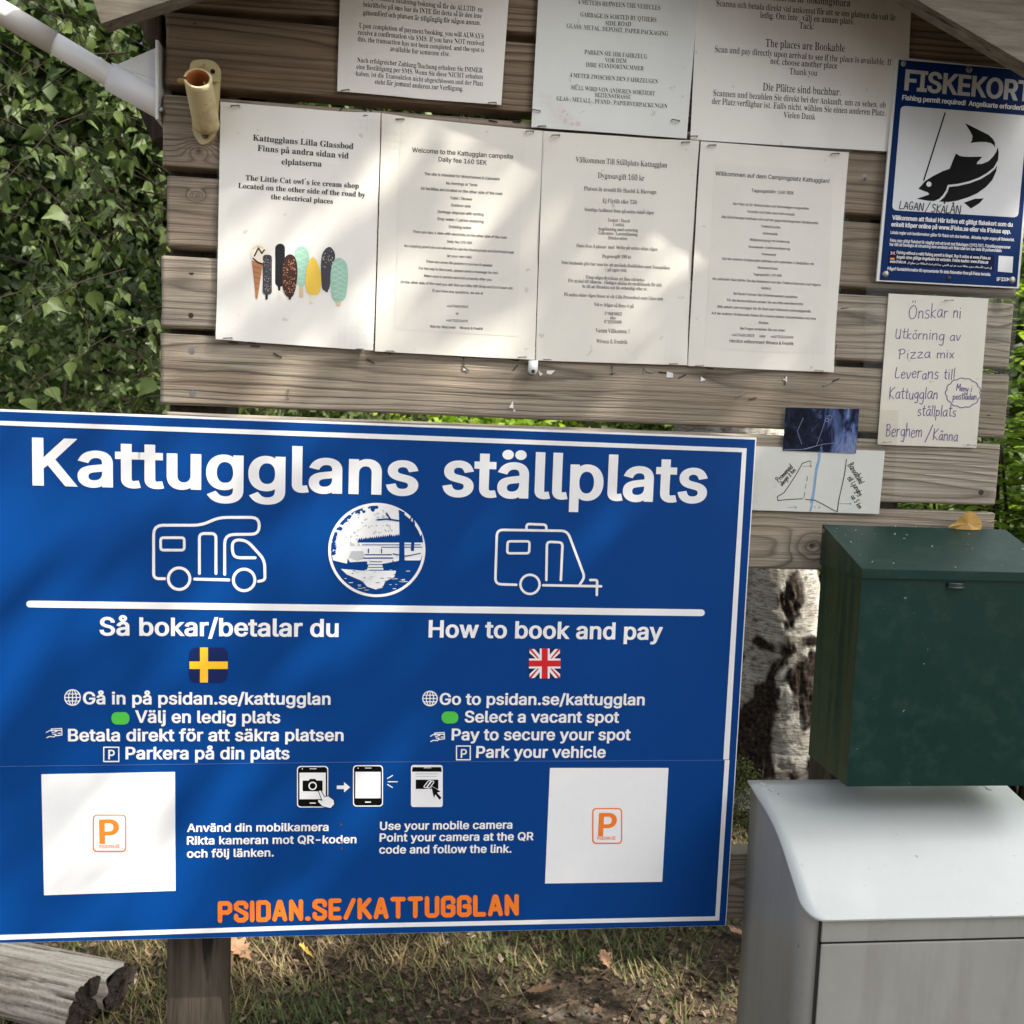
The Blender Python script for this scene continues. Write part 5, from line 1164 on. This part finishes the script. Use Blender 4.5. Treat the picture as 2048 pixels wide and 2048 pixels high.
# web address in narrow block capitals
BLK = {'P': [[(0, 0), (0, 9), (3.4, 9), (4.4, 8), (4.4, 5.2), (3.4, 4.2), (0, 4.2)]], 'S': [[(4.4, 6.8), (4.4, 8), (3.4, 9), (1, 9), (0, 8), (0, 6.2), (4.4, 3.2), (4.4, 1), (3.4, 0), (1, 0), (0, 1), (0, 2.3)]], 'I': [[(0, 0), (0, 9)]], 'D': [[(0, 0), (0, 9), (3.2, 9), (4.4, 7.8), (4.4, 1.2), (3.2, 0), (0, 0)]],
 'A': [[(0, 0), (2, 9), (2.6, 9), (4.6, 0)], [(.8, 2.6), (3.8, 2.6)]], 'N': [[(0, 0), (0, 9)], [(0, 9), (4.2, 0)], [(4.2, 0), (4.2, 9)]], '.': [[(0, 0), (.5, 0)]], 'E': [[(3.8, 0), (0, 0), (0, 9), (3.8, 9)], [(0, 4.6), (3.2, 4.6)]], '/': [[(0, 0), (3.4, 9)]], 'K': [[(0, 0), (0, 9)], [(4.2, 9), (.4, 4)], [(1.2, 5), (4.4, 0)]],
 'T': [[(0, 9), (4.8, 9)], [(2.4, 9), (2.4, 0)]], 'U': [[(0, 9), (0, 1), (1, 0), (3.4, 0), (4.4, 1), (4.4, 9)]], 'G': [[(4.4, 6.8), (4.4, 8), (3.4, 9), (1, 9), (0, 8), (0, 1), (1, 0), (3.4, 0), (4.4, 1), (4.4, 4.4), (2.4, 4.4)]], 'L': [[(0, 9), (0, 0), (3.8, 0)]]}
BW = {'I': 0, '.': .5, '/': 3.4, 'E': 3.8, 'L': 3.8, 'T': 4.8, 'A': 4.6}
x = 0; L_ = []
for ch in 'PSIDAN.SE/KATTUGGLAN':
    for st in BLK[ch]: L_.append([(x+a, b) for a, b in st])
    x += BW.get(ch, 4.3)+2.75
x -= 2.75; xa, ya, xb, yb = 440, 1841.5, 1033.5, 1827; ky = 34.5/9
for st in L_: SP.strokes([[(xa+(xb-xa)*a/x+.02*b*0, ya+(yb-ya)*a/x-b*ky) for a, b in st]], 9.2, 0, .0004+1e-6*L_.index(st))
SP.emit('web_address_lettering', ORANGEP, SIGN)
HOLE = speckled('rust_hole', (.10, .05, .03), .4, 200, .7)
for x, y in ((682.5, 1649), (682, 1684), (683, 1697)): SP.poly(circ(x, y, 2.2, 8)); SP.emit('rivet_hole', HOLE, SIGN)

# ------------------------------------------------------------------ fishing permit sign
YFI = -.0115
fs = [at(1793, 114, YFI), at(2074, 143, YFI), at(2037.6, 577, YFI), at(1753, 562, YFI)]
FISH = empty('fishing_permit_sign', tuple((fs[2]+fs[3])/2), 'blue and white fishing permit sign with a black leaping fish screwed to the right end', 'sign')
FBLUE = m_ink('sign_blue', (.0025, .024, .115), .6, 0, .10); FWHITE = m_ink('sign_white', (.68, .70, .72), .35, .15)
slab('panel', fs, .0028, m_ink('sign_edge_white', (.70, .72, .70), .4, .2), FISH)
F = Print(YFI, 3.865, None, 1700, 100)
F.poly([(378, 75), (1430, 165), (1290, 1832), (228, 1778)], 0, .0003)
F.poly([(303, 1543), (1118, 1588), (1108, 1712), (293, 1662)], 1, .0004); F.emit('blue_print', [FBLUE, m_ink('navy_print', (.002, .008, .05), .6, 0, .1)], FISH)
F.poly(rounded([(393, 430), (1372, 508), (1300, 1295), (325, 1238)], 40, 5, True), 0, .0004); F.emit('white_field', FWHITE, FISH)
F.stroke([(735, 486), (570, 1008)], 11, 0, .0006)
F.poly(smooth_closed([(888, 565), (940, 590), (1010, 625), (1070, 655), (1103, 685), (1120, 715), (1122, 755), (1110, 735), (1090, 720), (1050, 711), (1000, 711), (960, 714), (932, 720), (944, 695), (947, 665), (930, 630)], 1), 0, .0006)
F.poly([(528, 1072), (555, 1045), (575, 1018), (600, 1000), (650, 970), (720, 935), (770, 918), (780, 895), (795, 855), (818, 800), (832, 808), (850, 819), (880, 824), (930, 826), (980, 825), (1022, 825), (1004, 846), (985, 866), (980, 882), (1020, 880), (1070, 860), (1108, 822), (1132, 785), (1140, 750), (1150, 790), (1145, 850), (1110, 910), (1060, 950), (1000, 985), (920, 1015), (830, 1035), (755, 1043), (745, 1080), (720, 1120), (690, 1150), (650, 1168), (600, 1165), (515, 1150), (560, 1135), (615, 1115), (600, 1100), (560, 1085)], 0, .0006)
F.poly([(765, 1058), (840, 1050), (930, 1028), (1010, 998), (1080, 955), (1120, 920), (1137, 890), (1130, 940), (1100, 1005), (1050, 1060), (980, 1110), (910, 1140), (830, 1165), (760, 1175), (690, 1172), (730, 1135), (755, 1095)], 0, .0006)
F.poly([(880, 1180), (965, 1150), (1035, 1147), (1000, 1185), (935, 1225)], 0, .0006); F.poly(circ(610, 1037, 20, 20), 1, .0008); F.emit('fish_emblem', [BLACKP, FWHITE], FISH)
handwriting(F, 'LAGAN', 378, 1228, 570, 1242, 62, 7, lift=.0008); F.stroke([(572, 1266), (622, 1178)], 6, 0, .0008); handwriting(F, 'SKÅLÅN', 628, 1250, 858, 1264, 62, 7, lift=.0008); F.emit('handwriting', PENB, FISH)
F.text('FISKEKORT', 418, 305, 1402, 396, 'cond', 158, 0, 1, .0007); F.emit('title_lettering', m_ink('silver_print', (.52, .53, .52), .4, .2), FISH)
for t_, x0, y0, x1, y1, st in (('Fishing permit required!  Angelkarte erforderlich', 402, 384, 1392, 470, 'cond'), ('Välkommen att fiska! Här krävs ett giltigt fiskekort som du', 325, 1310, 1257, 1366, 'cond'), ('enkelt köper online på www.iFiske.se eller via iFiskes app.', 318, 1362, 1243, 1420, 'cond'), ('Lokala regler och bestämmelser gäller för fisket och ska beaktas.  Aktuella regler anges på fiskekortet.', 313, 1420, 1270, 1478, 'bold'),
    ('Fiske utan giltigt fiskekort är olagligt och ett brott mot fiskelagen (1993:787). Fisketillsynspersoner', 309, 1482, 1240, 1536, 'bold'), ('har rätt att beslagta all utrustning som används och fiske utan lov kan leda till polisanmälan.', 306, 1512, 1175, 1562, 'bold'),
    ('Fishing without a valid fishing permit is illegal. Buy it online at www.iFiske.se', 360, 1575, 1085, 1620, 'bold'), ('Angeln ohne gültige Angelkarte ist verboten. Online kaufen: www.iFiske.se', 358, 1610, 1067, 1652, 'bold'), ('www.iFiske.se', 308, 1645, 432, 1650, 'semi'), ('Frågor? Kontaktinformation till representanter för detta fiskevatten finns på iFiskes hemsida.', 290, 1700, 1088, 1746, 'bold'), ('iFISKE', 1133, 1785, 1262, 1788, 'bold')):
    F.text(t_, x0, y0, x1, y1, st, {'cond': 38, 'semi': 24, 'bold': 28 if t_.startswith('iF') else 24}[st] if not t_.startswith('V') and not t_.startswith('enk') else 34, 0, 1, .0007)
# the Arabic line, letters joined by their presentation forms and set from right to left
AR = {'ا': (0xFE8D, 2), 'أ': (0xFE83, 2), 'إ': (0xFE87, 2), 'ب': (0xFE8F, 4), 'ة': (0xFE93, 2), 'د': (0xFEA9, 2), 'ر': (0xFEAD, 2), 'س': (0xFEB1, 4), 'ش': (0xFEB5, 4), 'ص': (0xFEBD, 4), 'ط': (0xFEC1, 4), 'غ': (0xFECD, 4), 'ق': (0xFED5, 4), 'ك': (0xFED9, 4), 'ل': (0xFEDD, 4), 'م': (0xFEE1, 4), 'ن': (0xFEE5, 4), 'ه': (0xFEE9, 4), 'و': (0xFEED, 2), 'ي': (0xFEF1, 4), 'ء': (0xFE80, 1), 'ع': (0xFEC9, 4)}
def shape_ar(wd):
    o = []
    for i, c in enumerate(wd):
        if c not in AR: o.append(c); continue
        b, n = AR[c]; prev = i > 0 and wd[i-1] in AR and AR[wd[i-1]][1] == 4 and n > 1; nxt = n == 4 and i+1 < len(wd) and wd[i+1] in AR and AR[wd[i+1]][1] > 1
        o.append(chr(b+(3 if prev and nxt else 1 if prev else 2 if nxt else 0)))
    return ''.join(o[::-1])
try: F.text(' '.join(shape_ar(w_) for w_ in 'إن صيد الأسماك بدون بطاقة صيد هو غير قانوني. يمكنكم شراء البطاقة من موقع الـ'.replace('ـ', '').split()[::-1]), 442, 1650, 1095, 1690, 'arab', None, 0, .9, .0007)
except Exception: pass
F.emit('small_print', m_ink('sign_text_white', (.80, .81, .83), .4, .1), FISH)
F.poly([(315, 1557), (349, 1559), (348, 1582), (313, 1580)], 0, .0006); F.strokes([[(316, 1558), (347, 1581)], [(348, 1560), (314, 1579)]], 4, 1, .0007); F.loops([np.array([(315, 1566), (348, 1568), (348, 1573), (314, 1571)]), np.array([(328, 1558), (334, 1558), (333, 1581), (327, 1581)])], 2, .0008); F.emit('british_flag', [DKBLUE, FWHITE, REDP], FISH)
for k, m_ in enumerate((0, 1, 2)): F.poly([(311, 1594+8*k), (345, 1596+8*k), (344, 1604+8*k), (310, 1602+8*k)], m_, .0006)
F.emit('german_flag', [BLACKP, REDP, YELP], FISH)
F.poly([(1150, 1590), (1262, 1597), (1255, 1722), (1142, 1712)], 0, .0006); F.emit('code_sticker', FWHITE, FISH)
for x, y, r, mt in ((275, 1733, .0052, STEEL), (1253, 1780, .0052, STEEL), (765, 1765, .0034, RUSTST), (920, 150, .0048, STEEL), (413, 105, .0040, m_ink('grey_plug', (.28, .31, .34), .4))):
    p = at(1700+x/3.865, 100+y/3.865, YFI-.0004); bm = bmesh.new(); bmesh.ops.create_uvsphere(bm, u_segments=14, v_segments=8, radius=r); bmesh.ops.scale(bm, vec=(1, .45, 1), verts=bm.verts); bmesh.ops.translate(bm, vec=Vector(p), verts=bm.verts); bmo('screw_head', bm, mt, FISH, True)

# ------------------------------------------------------------------ rusty flagpole socket on the front of the board
PALE = NT('aged_cream_paint'); v = PALE.coord(); r_ = PALE.noise(v, 26, 5, .65); k_ = PALE.noise(PALE.coord((1, 1, .6)), 90, 4, .7)
c = PALE.mix(PALE.ramp(r_, [(.55, 0.0), (.72, .7)]), (.62, .54, .30), (.36, .17, .05)); c = PALE.mix(PALE.ramp(k_, [(.64, 0.0), (.70, .75)]), c, (.12, .11, .075)); PALE = PALE.out(c, .55, .4)
RUSTM = speckled('orange_rust', (.34, .115, .025), .55, 45, .8, .5, 120, .002)
HOLD = empty('flagpole_socket', tuple(at(409, 288, 0)), 'old cream socket for a flagpole, empty and rusted orange inside, screwed to the planks', 'flagpole socket')
bm = bmesh.new(); pts = []
for px, py in smooth_closed([(379, 135), (384, 123), (397, 119), (420, 120), (434, 128), (441, 141), (440, 165), (437, 215), (433, 258), (427, 275), (413, 287), (400, 287), (388, 270), (384, 250), (382, 200), (379, 165)], 3): pts.append(at(px, py, -.0045))
prism(bm, pts, (0, .0042, 0)); bmo('back_plate', bm, PALE, HOLD, False, .0008, 1)
mo, lo = at(395.5, 156, -.078), at(413, 250, -.014)
ax_ = Vector(mo)-Vector(lo); d_ = ax_.normalized(); ro, ri = .0160, .0132
def pipe(bm, a, b, ro, ri, slit=True):
    q = d_.to_track_quat('Z', 'Y'); n = 40; rows = []
    us = np.linspace(0, 1, 12)
    for u in us:
        p = Vector(a).lerp(Vector(b), u); rows.append([[bm.verts.new(p+q @ Vector((r*math.cos(2*math.pi*k/n), r*math.sin(2*math.pi*k/n), 0))) for k in range(n)] for r in (ro, ri)])
    side = (q.inverted() @ Vector((-1, -.35, .1))); k0 = round(math.atan2(side.y, side.x)/(2*math.pi)*n) % n
    for i in range(len(us)-1):
        for k in range(n):
            if slit and us[i] >= .62 and (k-k0) % n in (0, 1): continue
            o, p = rows[i], rows[i+1]; k2 = (k+1) % n; f1 = bm.faces.new((o[0][k], o[0][k2], p[0][k2], p[0][k])); f2 = bm.faces.new((o[1][k2], o[1][k], p[1][k], p[1][k2])); f2.material_index = 1
    for k in range(n):
        if slit and (k-k0) % n in (0, 1): continue
        k2 = (k+1) % n; f = bm.faces.new((rows[-1][0][k], rows[-1][0][k2], rows[-1][1][k2], rows[-1][1][k])); f.material_index = 0
    bm.faces.new([rows[0][1][k] for k in range(n)]).material_index = 1; bm.faces.new([rows[0][0][k] for k in range(n-1, -1, -1)])
bm = bmesh.new(); pipe(bm, lo, mo, ro, ri); me = bpy.data.meshes.new('tube'); bm.to_mesh(me); bm.free(); me.polygons.foreach_set('use_smooth', [True]*len(me.polygons)); link('tube', me, [PALE, RUSTM], HOLD)
bm = bmesh.new(); prism(bm, [at(407, 126, -.004), Vector(mo)+Vector((.004, .012, -.002)), Vector(lo)+Vector((0, 0, 0)), at(414, 230, -.004)], (.0025, 0, 0)); prism(bm, [at(439, 158, -.0044), at(424, 157, -.030), at(424, 163, -.030), at(439, 164, -.0044)], (0, 0, .0025)); bmo('fin', bm, PALE, HOLD)
bm = bmesh.new(); c = Vector(mo)-ax_*.13+Vector((-.0165, -.006, 0)); tube(bm, [c+Vector((.004, 0, 0)), c-Vector((.005, .0005, 0))], .0034, 8); tube(bm, [c-Vector((.005, .0005, 0)), c-Vector((.0065, .0005, 0))], .0022, 8); bmo('clamp_bolt', bm, speckled('brassy_bolt', (.40, .28, .09), .3, 60, .45, metal=.6), HOLD)
for x, y, mt in ((410, 272, STEEL), (425.5, 143, DARK)):
    p = at(x, y, -.0046); bm = bmesh.new(); disc(bm, p, (0, -1, 0), .0042 if mt is STEEL else .0030, .0016 if mt is STEEL else .0003, 6 if mt is STEEL else 12)
    if mt is STEEL: disc(bm, p+np.array([0, -.0016, 0]), (0, -1, 0), .0022, .001, 10)
    bmo('screw_head' if mt is STEEL else 'screw_hole', bm, mt, HOLD)

# ------------------------------------------------------------------ white flagpole and its bracket on the left end of the board
WHITEPL = speckled('white_plastic', (.80, .81, .82), .05, 20, .28, spec=.5); POLEM = speckled('white_pole_paint', (.87, .87, .86), .03, 14, .22)
YP = .014; xs = XL-.0055
BR = empty('pole_bracket', tuple(at(327, 170, YP)), 'white plastic flagpole bracket screwed to the left end of the board', 'bracket')
zt, zb_ = at(325, 93, YP)[2], at(326, 250, YP)[2]
bm = bmesh.new(); box(bm, (xs-.004, YP-.021, zb_), (xs, YP+.021, zt)); bmo('base_plate', bm, WHITEPL, BR, False, .0015)
t0, t1 = at(222, 154, YP-.012), at(345, 222, YP); t0 = Vector(t0); t1 = Vector((xs-.002, YP, float(t0.z+(Vector(t1)-t0).z/(Vector(t1)-t0).x*(xs-.002-t0.x)))); dd = (t1-t0).normalized()
bm = bmesh.new(); n = 28; q = dd.to_track_quat('Z', 'Y'); RA = [[], [], []]
for k in range(n):
    off = q @ Vector((math.cos(2*math.pi*k/n), math.sin(2*math.pi*k/n), 0)); a = t0+off*.0175; u = (xs-.002-a.x)/dd.x; RA[0].append(bm.verts.new(t0+off*.0140)); RA[1].append(bm.verts.new(a)); RA[2].append(bm.verts.new(a+dd*u))
for A, B in ((RA[0], RA[1]), (RA[1], RA[2])):
    for k in range(n): bm.faces.new((A[k], A[(k+1) % n], B[(k+1) % n], B[k]))
bmo('socket', bm, WHITEPL, BR, True)
bm = bmesh.new()
for dy in (-.009, .009): prism(bm, [(xs-.003, YP+dy, zt-.004), tuple(t0+dd*.006+Vector((0, dy, .013))), tuple(t0+dd*.03+Vector((0, dy, .005))), (xs-.003, YP+dy, t1.z)], (0, .0022, 0))
prism(bm, [tuple(t0+dd*.004+Vector((0, -.010, .0135))), tuple(t0+dd*.004+Vector((0, .012, .0135))), (xs-.003, YP+.012, zt-.045), (xs-.003, YP-.010, zt-.045)], (0, 0, .0025)); bmo('rib', bm, WHITEPL, BR)
for px, py, r in ((240, 153, .0042), (323, 220, .0026)):
    p = at(px, py, YP-.0185 if px < 300 else YP-.019); bm = bmesh.new(); disc(bm, p+np.array([0, .004, 0]), (-.1, -1, .1), r, .0045, 10); disc(bm, p+np.array([0, -.0006, 0]), (-.1, -1, .1), r*.5, .0012, 6); bmo('screw_head', bm, STEEL, BR)
pa = at(-140, -60, -.075); PO = empty('flagpole', tuple(t0+dd*.03), 'white flagpole slanting up to the left from its bracket', 'flagpole')
e0 = t0+dd*.04; dirp = (Vector(pa)-t0); 
bm = bmesh.new(); tube(bm, [e0, t0, t0+dirp*.35], .0134, 28); bmo('lower_tube', bm, POLEM, PO, True)
bm = bmesh.new(); tube(bm, [t0+dirp*.34, t0+dirp*1.0, t0+dirp*1.6], .0141, 28); bmo('upper_tube', bm, POLEM, PO, True)

# ------------------------------------------------------------------ small white clip under the notices
c = at(1065, 735, -.006); bm = bmesh.new(); w_, h = .0062, .0088
prism(bm, rounded([(c[0]-w_, -.001, 0), ], 1) if False else [(c[0]-w_*.9, -.0125, c[2]+h), (c[0]+w_, -.0125, c[2]+h*1.05), (c[0]+w_, -.0125, c[2]-h*.6), (c[0]+w_*.6, -.0125, c[2]-h), (c[0]-w_*.5, -.0125, c[2]-h), (c[0]-w_*.95, -.0125, c[2]-h*.6)], (0, .0120, 0))
CL = empty('cable_clip', tuple(c), 'small white plastic cable clip nailed under the middle notices', 'clip'); bmo('clip_body', bm, WHITEPL, CL, True, .0022, 3)
bm = bmesh.new(); disc(bm, at(1066, 743, -.0128), (0, -1, 0), .0026, .0014, 12); bmo('nail_head', bm, RUSTST, CL)

# ------------------------------------------------------------------ green mailbox
YB_ = -.022; x0 = at(1641, 1126, YB_)[0]; xr = x0+.272
yf = float(atx(1725, 1156, x0)[1]); zlip = float(atx(1725, 1156, x0)[2]); zfr = float(atx(1725, 1137.5, x0)[2]); zbk = float(at(1648, 1049, YB_)[2]); zbot = float((atx(1690, 1572, x0)[2]+at(1613, 1510, YB_)[2])/2)
GREEN = NT('green_enamel'); v = GREEN.coord(); n_ = GREEN.noise(v, 8, 3); dust = GREEN.noise(v, 38, 5, .7); spk = GREEN.noise(v, 150, 2, .5)
g_ = GREEN.mix(n_, (.0010, .023, .018), (.0016, .030, .023)); g_ = GREEN.mix(GREEN.ramp(dust, [(.5, 0.0), (.85, .08)]), g_, (.22, .26, .23)); g_ = GREEN.mix(GREEN.ramp(spk, [(.76, 0.0), (.79, .6)]), g_, (.35, .36, .32))
sx = GREEN.n('SeparateXYZ'); GREEN.put(sx.inputs[0], GREEN.n('TexCoord').outputs['Normal']); side = GREEN.ramp(GREEN.math('MULTIPLY', sx.outputs[0], -1), [(.6, 0.0), (.8, 1.0)])
alg = GREEN.ramp(GREEN.noise(GREEN.coord((7, 34, 1.6)), 1, 5, .6), [(.38, .10), (.62, .70)]); g_ = GREEN.mix(GREEN.math('MULTIPLY', side, alg), g_, (.088, .092, .034))
GREEN.bump(GREEN.noise(v, 420, 2), .06, .001); GREEN = GREEN.out(g_, GREEN.ramp(dust, [(.35, .36), (.75, .55)]), .28, 0, .05, .2)
MB = empty('mailbox', (x0+.136, YB_, zbot), 'dark green metal mailbox with a sloping lid hung on the right of the board', 'mailbox')
bm = bmesh.new(); prism(bm, [(x0+.0018, YB_, zbot), (x0+.0018, yf+.0045, zbot), (x0+.0018, yf+.0045, zlip+.004), (x0+.0018, YB_, zbk-.006)], (xr-x0-.0036, 0, 0)); bmo('body', bm, GREEN, MB, False, .0018, 3)
bm = bmesh.new(); f0 = .0012
def plate(a, b, c, d, th, nv):
    prism(bm, [a, b, c, d], tuple(Vector(nv)*th))
nup = Vector((0, -(zbk-zfr), -(yf-YB_)*-1)).normalized(); nup = Vector((0, zfr-zbk, -(yf-YB_))).normalized(); nup = nup if nup.z > 0 else -nup
zb2 = zbk-.0
prism(bm, [(x0, YB_, zbk), (x0, yf, zfr), (x0, yf, zlip), (x0, yf+.0012, zlip), (x0, yf+.0012, zfr-.001), (x0, YB_, zbk-.0012)], (xr-x0, 0, 0))
zf2 = float(at(1650, 1129, YB_)[2])
for xx in (x0-.0011, xr+.0002): prism(bm, [(xx, YB_, zbk), (xx, YB_, zf2), (xx, yf, zlip), (xx, yf, zfr)], (.0010, 0, 0))
bmo('lid', bm, GREEN, MB, False, .0004, 1)
SPOT = speckled('bird_dropping', (.55, .57, .54), .2, 200, .7); rs = random.Random(12)
for k in range(26):
    u, v_ = rs.uniform(.02, .98), rs.random()**1.8; p = Vector((x0+(xr-x0)*u, YB_+(yf-YB_)*v_, zbk+(zfr-zbk)*v_+.0003)); s = rs.uniform(.0005, .0018)
    if k == 0: SPB = bmesh.new()
    tube(SPB, [p, p+Vector((s*rs.uniform(-.5, .5), 0, .0004))], s, 7)
bmo('dirt_specks', SPB, SPOT, MB)
bm = bmesh.new(); lx, lz = at(1915, 1172, yf)[0], zlip-.006
r_ = [(lx+.0115*math.cos(a), yf+.0035-.0062*math.sin(a), lz+.0012) for a in np.linspace(0, math.pi, 12)]; tube(bm, r_, .0009, 6); tube(bm, [(x, y, z-.0052) for x, y, z in r_], .0009, 6)
prism(bm, [(x, y, z-.0050) for x, y, z in r_], (0, 0, .0050)); bmo('lock', bm, speckled('lock_steel', (.05, .075, .07), .2, 60, .35, metal=.6), MB, False)
bm = bmesh.new(); p = at(1647, 1058, YB_); disc(bm, (x0-.0012, YB_-.006, p[2]-.002), (-1, 0, 0), .003, .0014, 10); bmo('hinge_rivet', bm, STEEL, MB)
bm = bmesh.new(); box(bm, (x0+.05, YB_+.0004, zbk-.10), (xr-.05, -.0006, zbk-.03)); box(bm, (x0+.012, YB_+.0004, zbot-.004), (x0+.018, -.0006, zbot+.1)); bmo('hanging_bracket', bm, STEEL, MB)
# the yellow leaf on the lid
lb = empty('birch_leaf', tuple(at(1930, 1061, YB_-.004)), 'dry ochre birch leaf standing upright on the back edge of the green mailbox', 'leaf')
V = []; ptsl = [(1896, 1054), (1905, 1048), (1912, 1044), (1920, 1033), (1923, 1035), (1928, 1027), (1938, 1022), (1950, 1026), (1958, 1034), (1963, 1044), (1964, 1052), (1962, 1059), (1945, 1060), (1925, 1059), (1908, 1058)]
cl_ = at(1935, 1047, YB_-.007); V = [at(x, y, YB_-.004+.004*math.sin(x*.09)) for x, y in ptsl]+[cl_]; n = len(ptsl); Fc = [(n, (i+1) % n, i) for i in range(n)]
pmesh('blade', V, Fc, speckled('ochre_leaf', (.50, .30, .075), .22, 90, .5), lb); bm = bmesh.new(); tube(bm, [at(1955, 1048, YB_-.008), at(1975, 1044, YB_-.010), at(1992, 1041, YB_-.004)], [.0009, .0007, .0006], 6); bmo('stem', bm, speckled('leaf_stem', (.42, .27, .12), .2, 60, .6), lb)

# ------------------------------------------------------------------ grey parcel box on the ground
GX = float(at(1495, 1560, -.032)[0]); gz = float(at(1495, 1560, -.032)[2]); GXR = float(at(1998.5, 1579, -.032)[0])
def m_galv(name, col, rough, var, grime=.42):
    t = NT(name); v = t.coord(); a = t.noise(v, 6, 4, .6); b = t.noise(t.coord((40, 40, 4)), 1, 5, .6); s = t.noise(v, 110, 2, .5)
    c = t.mix(t.ramp(a, [(.3, 0.0), (.7, 1.0)]), tuple(x*(1-var) for x in col), col); c = t.mix(t.ramp(b, [(.46, 0.0), (.75, grime)]), c, (.21, .205, .165)); c = t.mix(t.ramp(t.noise(v, 16, 6, .75), [(.55, 0.0), (.85, .07)]), c, (.20, .19, .15)); c = t.mix(t.ramp(t.noise(t.coord((90, 90, 9)), 1, 3, .6), [(.70, 0.0), (.76, .25)]), c, (.16, .15, .12)); c = t.mix(t.ramp(s, [(.73, 0.0), (.77, .7)]), c, (.12, .115, .10))
    t.bump(t.noise(v, 260, 3), .05, .001); return t.out(c, rough, .5, .15, .25, .25)
GREYT = m_galv('pale_grey_paint', (.50, .525, .515), .40, .04, .05); GREYB = m_galv('aged_grey_metal', (.36, .365, .345), .42, .14)
GB = empty('parcel_box', ((GX+GXR)/2, -.15, float(ground_h((GX+GXR)/2, -.15))), 'tall grey metal parcel box with a curved lid standing under the green mailbox', 'parcel box')
PROF = [(0, 0), (.035, -.008), (.065, -.0130), (.09, -.0195), (.112, -.0285), (.13, -.0387), (.157, -.0572), (.178, -.0725), (.206, -.0905)]
yfront, dmax = -.032-.206, .206; rc = .024
def lid_z(d): return gz+float(np.interp(d, [p[0] for p in PROF], [p[1] for p in PROF]))
bm = bmesh.new(); cols = []
ds = np.concatenate([np.linspace(0, dmax-rc, 14)[:-1], dmax-rc+rc*np.sin(np.linspace(0, math.pi/2, 14))])
nxu = 24; top, bot = [], []
for d in ds:
    k = max(0.0, d-(dmax-rc)); ins_ = rc-math.sqrt(max(rc*rc-k*k, 0)); xa, xb = GX+ins_, GXR-ins_
    top.append([bm.verts.new((xa+(xb-xa)*u, -.032-d, lid_z(d))) for u in np.linspace(0, 1, nxu)]); bot.append([bm.verts.new((xa+(xb-xa)*u, -.032-d+.0004, lid_z(d)-.0022)) for u in np.linspace(0, 1, nxu)])
for i in range(len(ds)-1):
    for k in range(nxu-1): bm.faces.new((top[i][k], top[i+1][k], top[i+1][k+1], top[i][k+1])); bm.faces.new((bot[i][k], bot[i][k+1], bot[i+1][k+1], bot[i+1][k]))
    bm.faces.new((top[i][0], bot[i][0], bot[i+1][0], top[i+1][0])); bm.faces.new((top[i][-1], top[i+1][-1], bot[i+1][-1], bot[i][-1]))
for k in range(nxu-1): bm.faces.new((top[0][k], top[0][k+1], bot[0][k+1], bot[0][k])); bm.faces.new((top[-1][k], bot[-1][k], bot[-1][k+1], top[-1][k+1]))
o = bmo('lid', bm, GREYT, GB, False); o.data.polygons.foreach_set('use_smooth', np.array([abs(p.normal.z) > .5 for p in o.data.polygons]))
# body with rounded front edges; the top follows the lid
bx0, bx1, by0, by1, rb = GX+.003, GXR-.003, -.040, yfront+.010, .026; gb = float(ground_h((GX+GXR)/2, -.15))-.03
outl = [(bx0, by0)]+[(bx0+rb-rb*math.cos(a), by1+rb-rb*math.sin(a)) for a in np.linspace(0, math.pi/2, 10)]+[(bx1-rb+rb*math.sin(a), by1+rb-rb*math.cos(a)) for a in np.linspace(0, math.pi/2, 10)]+[(bx1, by0)]
dense = []
for i, p in enumerate(outl):
    q = outl[(i+1) % len(outl)]; L = math.hypot(q[0]-p[0], q[1]-p[1]); m = max(1, int(L/.03)) 
    for k in range(m): dense.append((p[0]+(q[0]-p[0])*k/m, p[1]+(q[1]-p[1])*k/m))
bm = bmesh.new(); A = [bm.verts.new((x, y, gb)) for x, y in dense]; B = [bm.verts.new((x, y, lid_z(-.032-y)-.0028)) for x, y in dense]; n = len(dense)
for k in range(n): bm.faces.new((A[k], A[(k+1) % n], B[(k+1) % n], B[k]))
bm.faces.new(A[::-1]); bmo('body', bm, GREYB, GB, True)
zd = float(atx(1637, 1883, bx0+.026)[2]); zd = float(at(1640, 1884, by1)[2]); dx0 = float(at(1636, 1900, by1)[0])
bm = bmesh.new(); box(bm, (dx0+.0022, by1-.0035, gb+.12), (bx1-.030, by1-.0005, zd-.0016)); bmo('door', bm, GREYB, GB, False, .0012, 2)
bm = bmesh.new(); box(bm, (dx0+.0015, by1-.0035, zd+.0014), (bx1-.030, by1-.0005, lid_z(.198)-.008)); bmo('top_rail', bm, GREYB, GB, False, .0008, 1)
bm = bmesh.new(); box(bm, (dx0-.0015, by1-.0016, gb+.11), (dx0+.0030, by1-.0003, lid_z(.198)-.008)); box(bm, (dx0, by1-.0016, zd-.0025), (bx1-.030, by1-.0003, zd+.0025)); bmo('door_gap', bm, DARK, GB)
for u, v_ in ((1527, 1562), (1538, 1576), (1969, 1577)):
    p = at(u, v_, -.045); bm = bmesh.new(); disc(bm, (p[0], -.043 if v_ < 1570 else -.055, lid_z(.013 if v_ < 1570 else .023)), (0, -.18, 1), .0045, .0014, 14); bmo('rivet', bm, GREYT, GB)
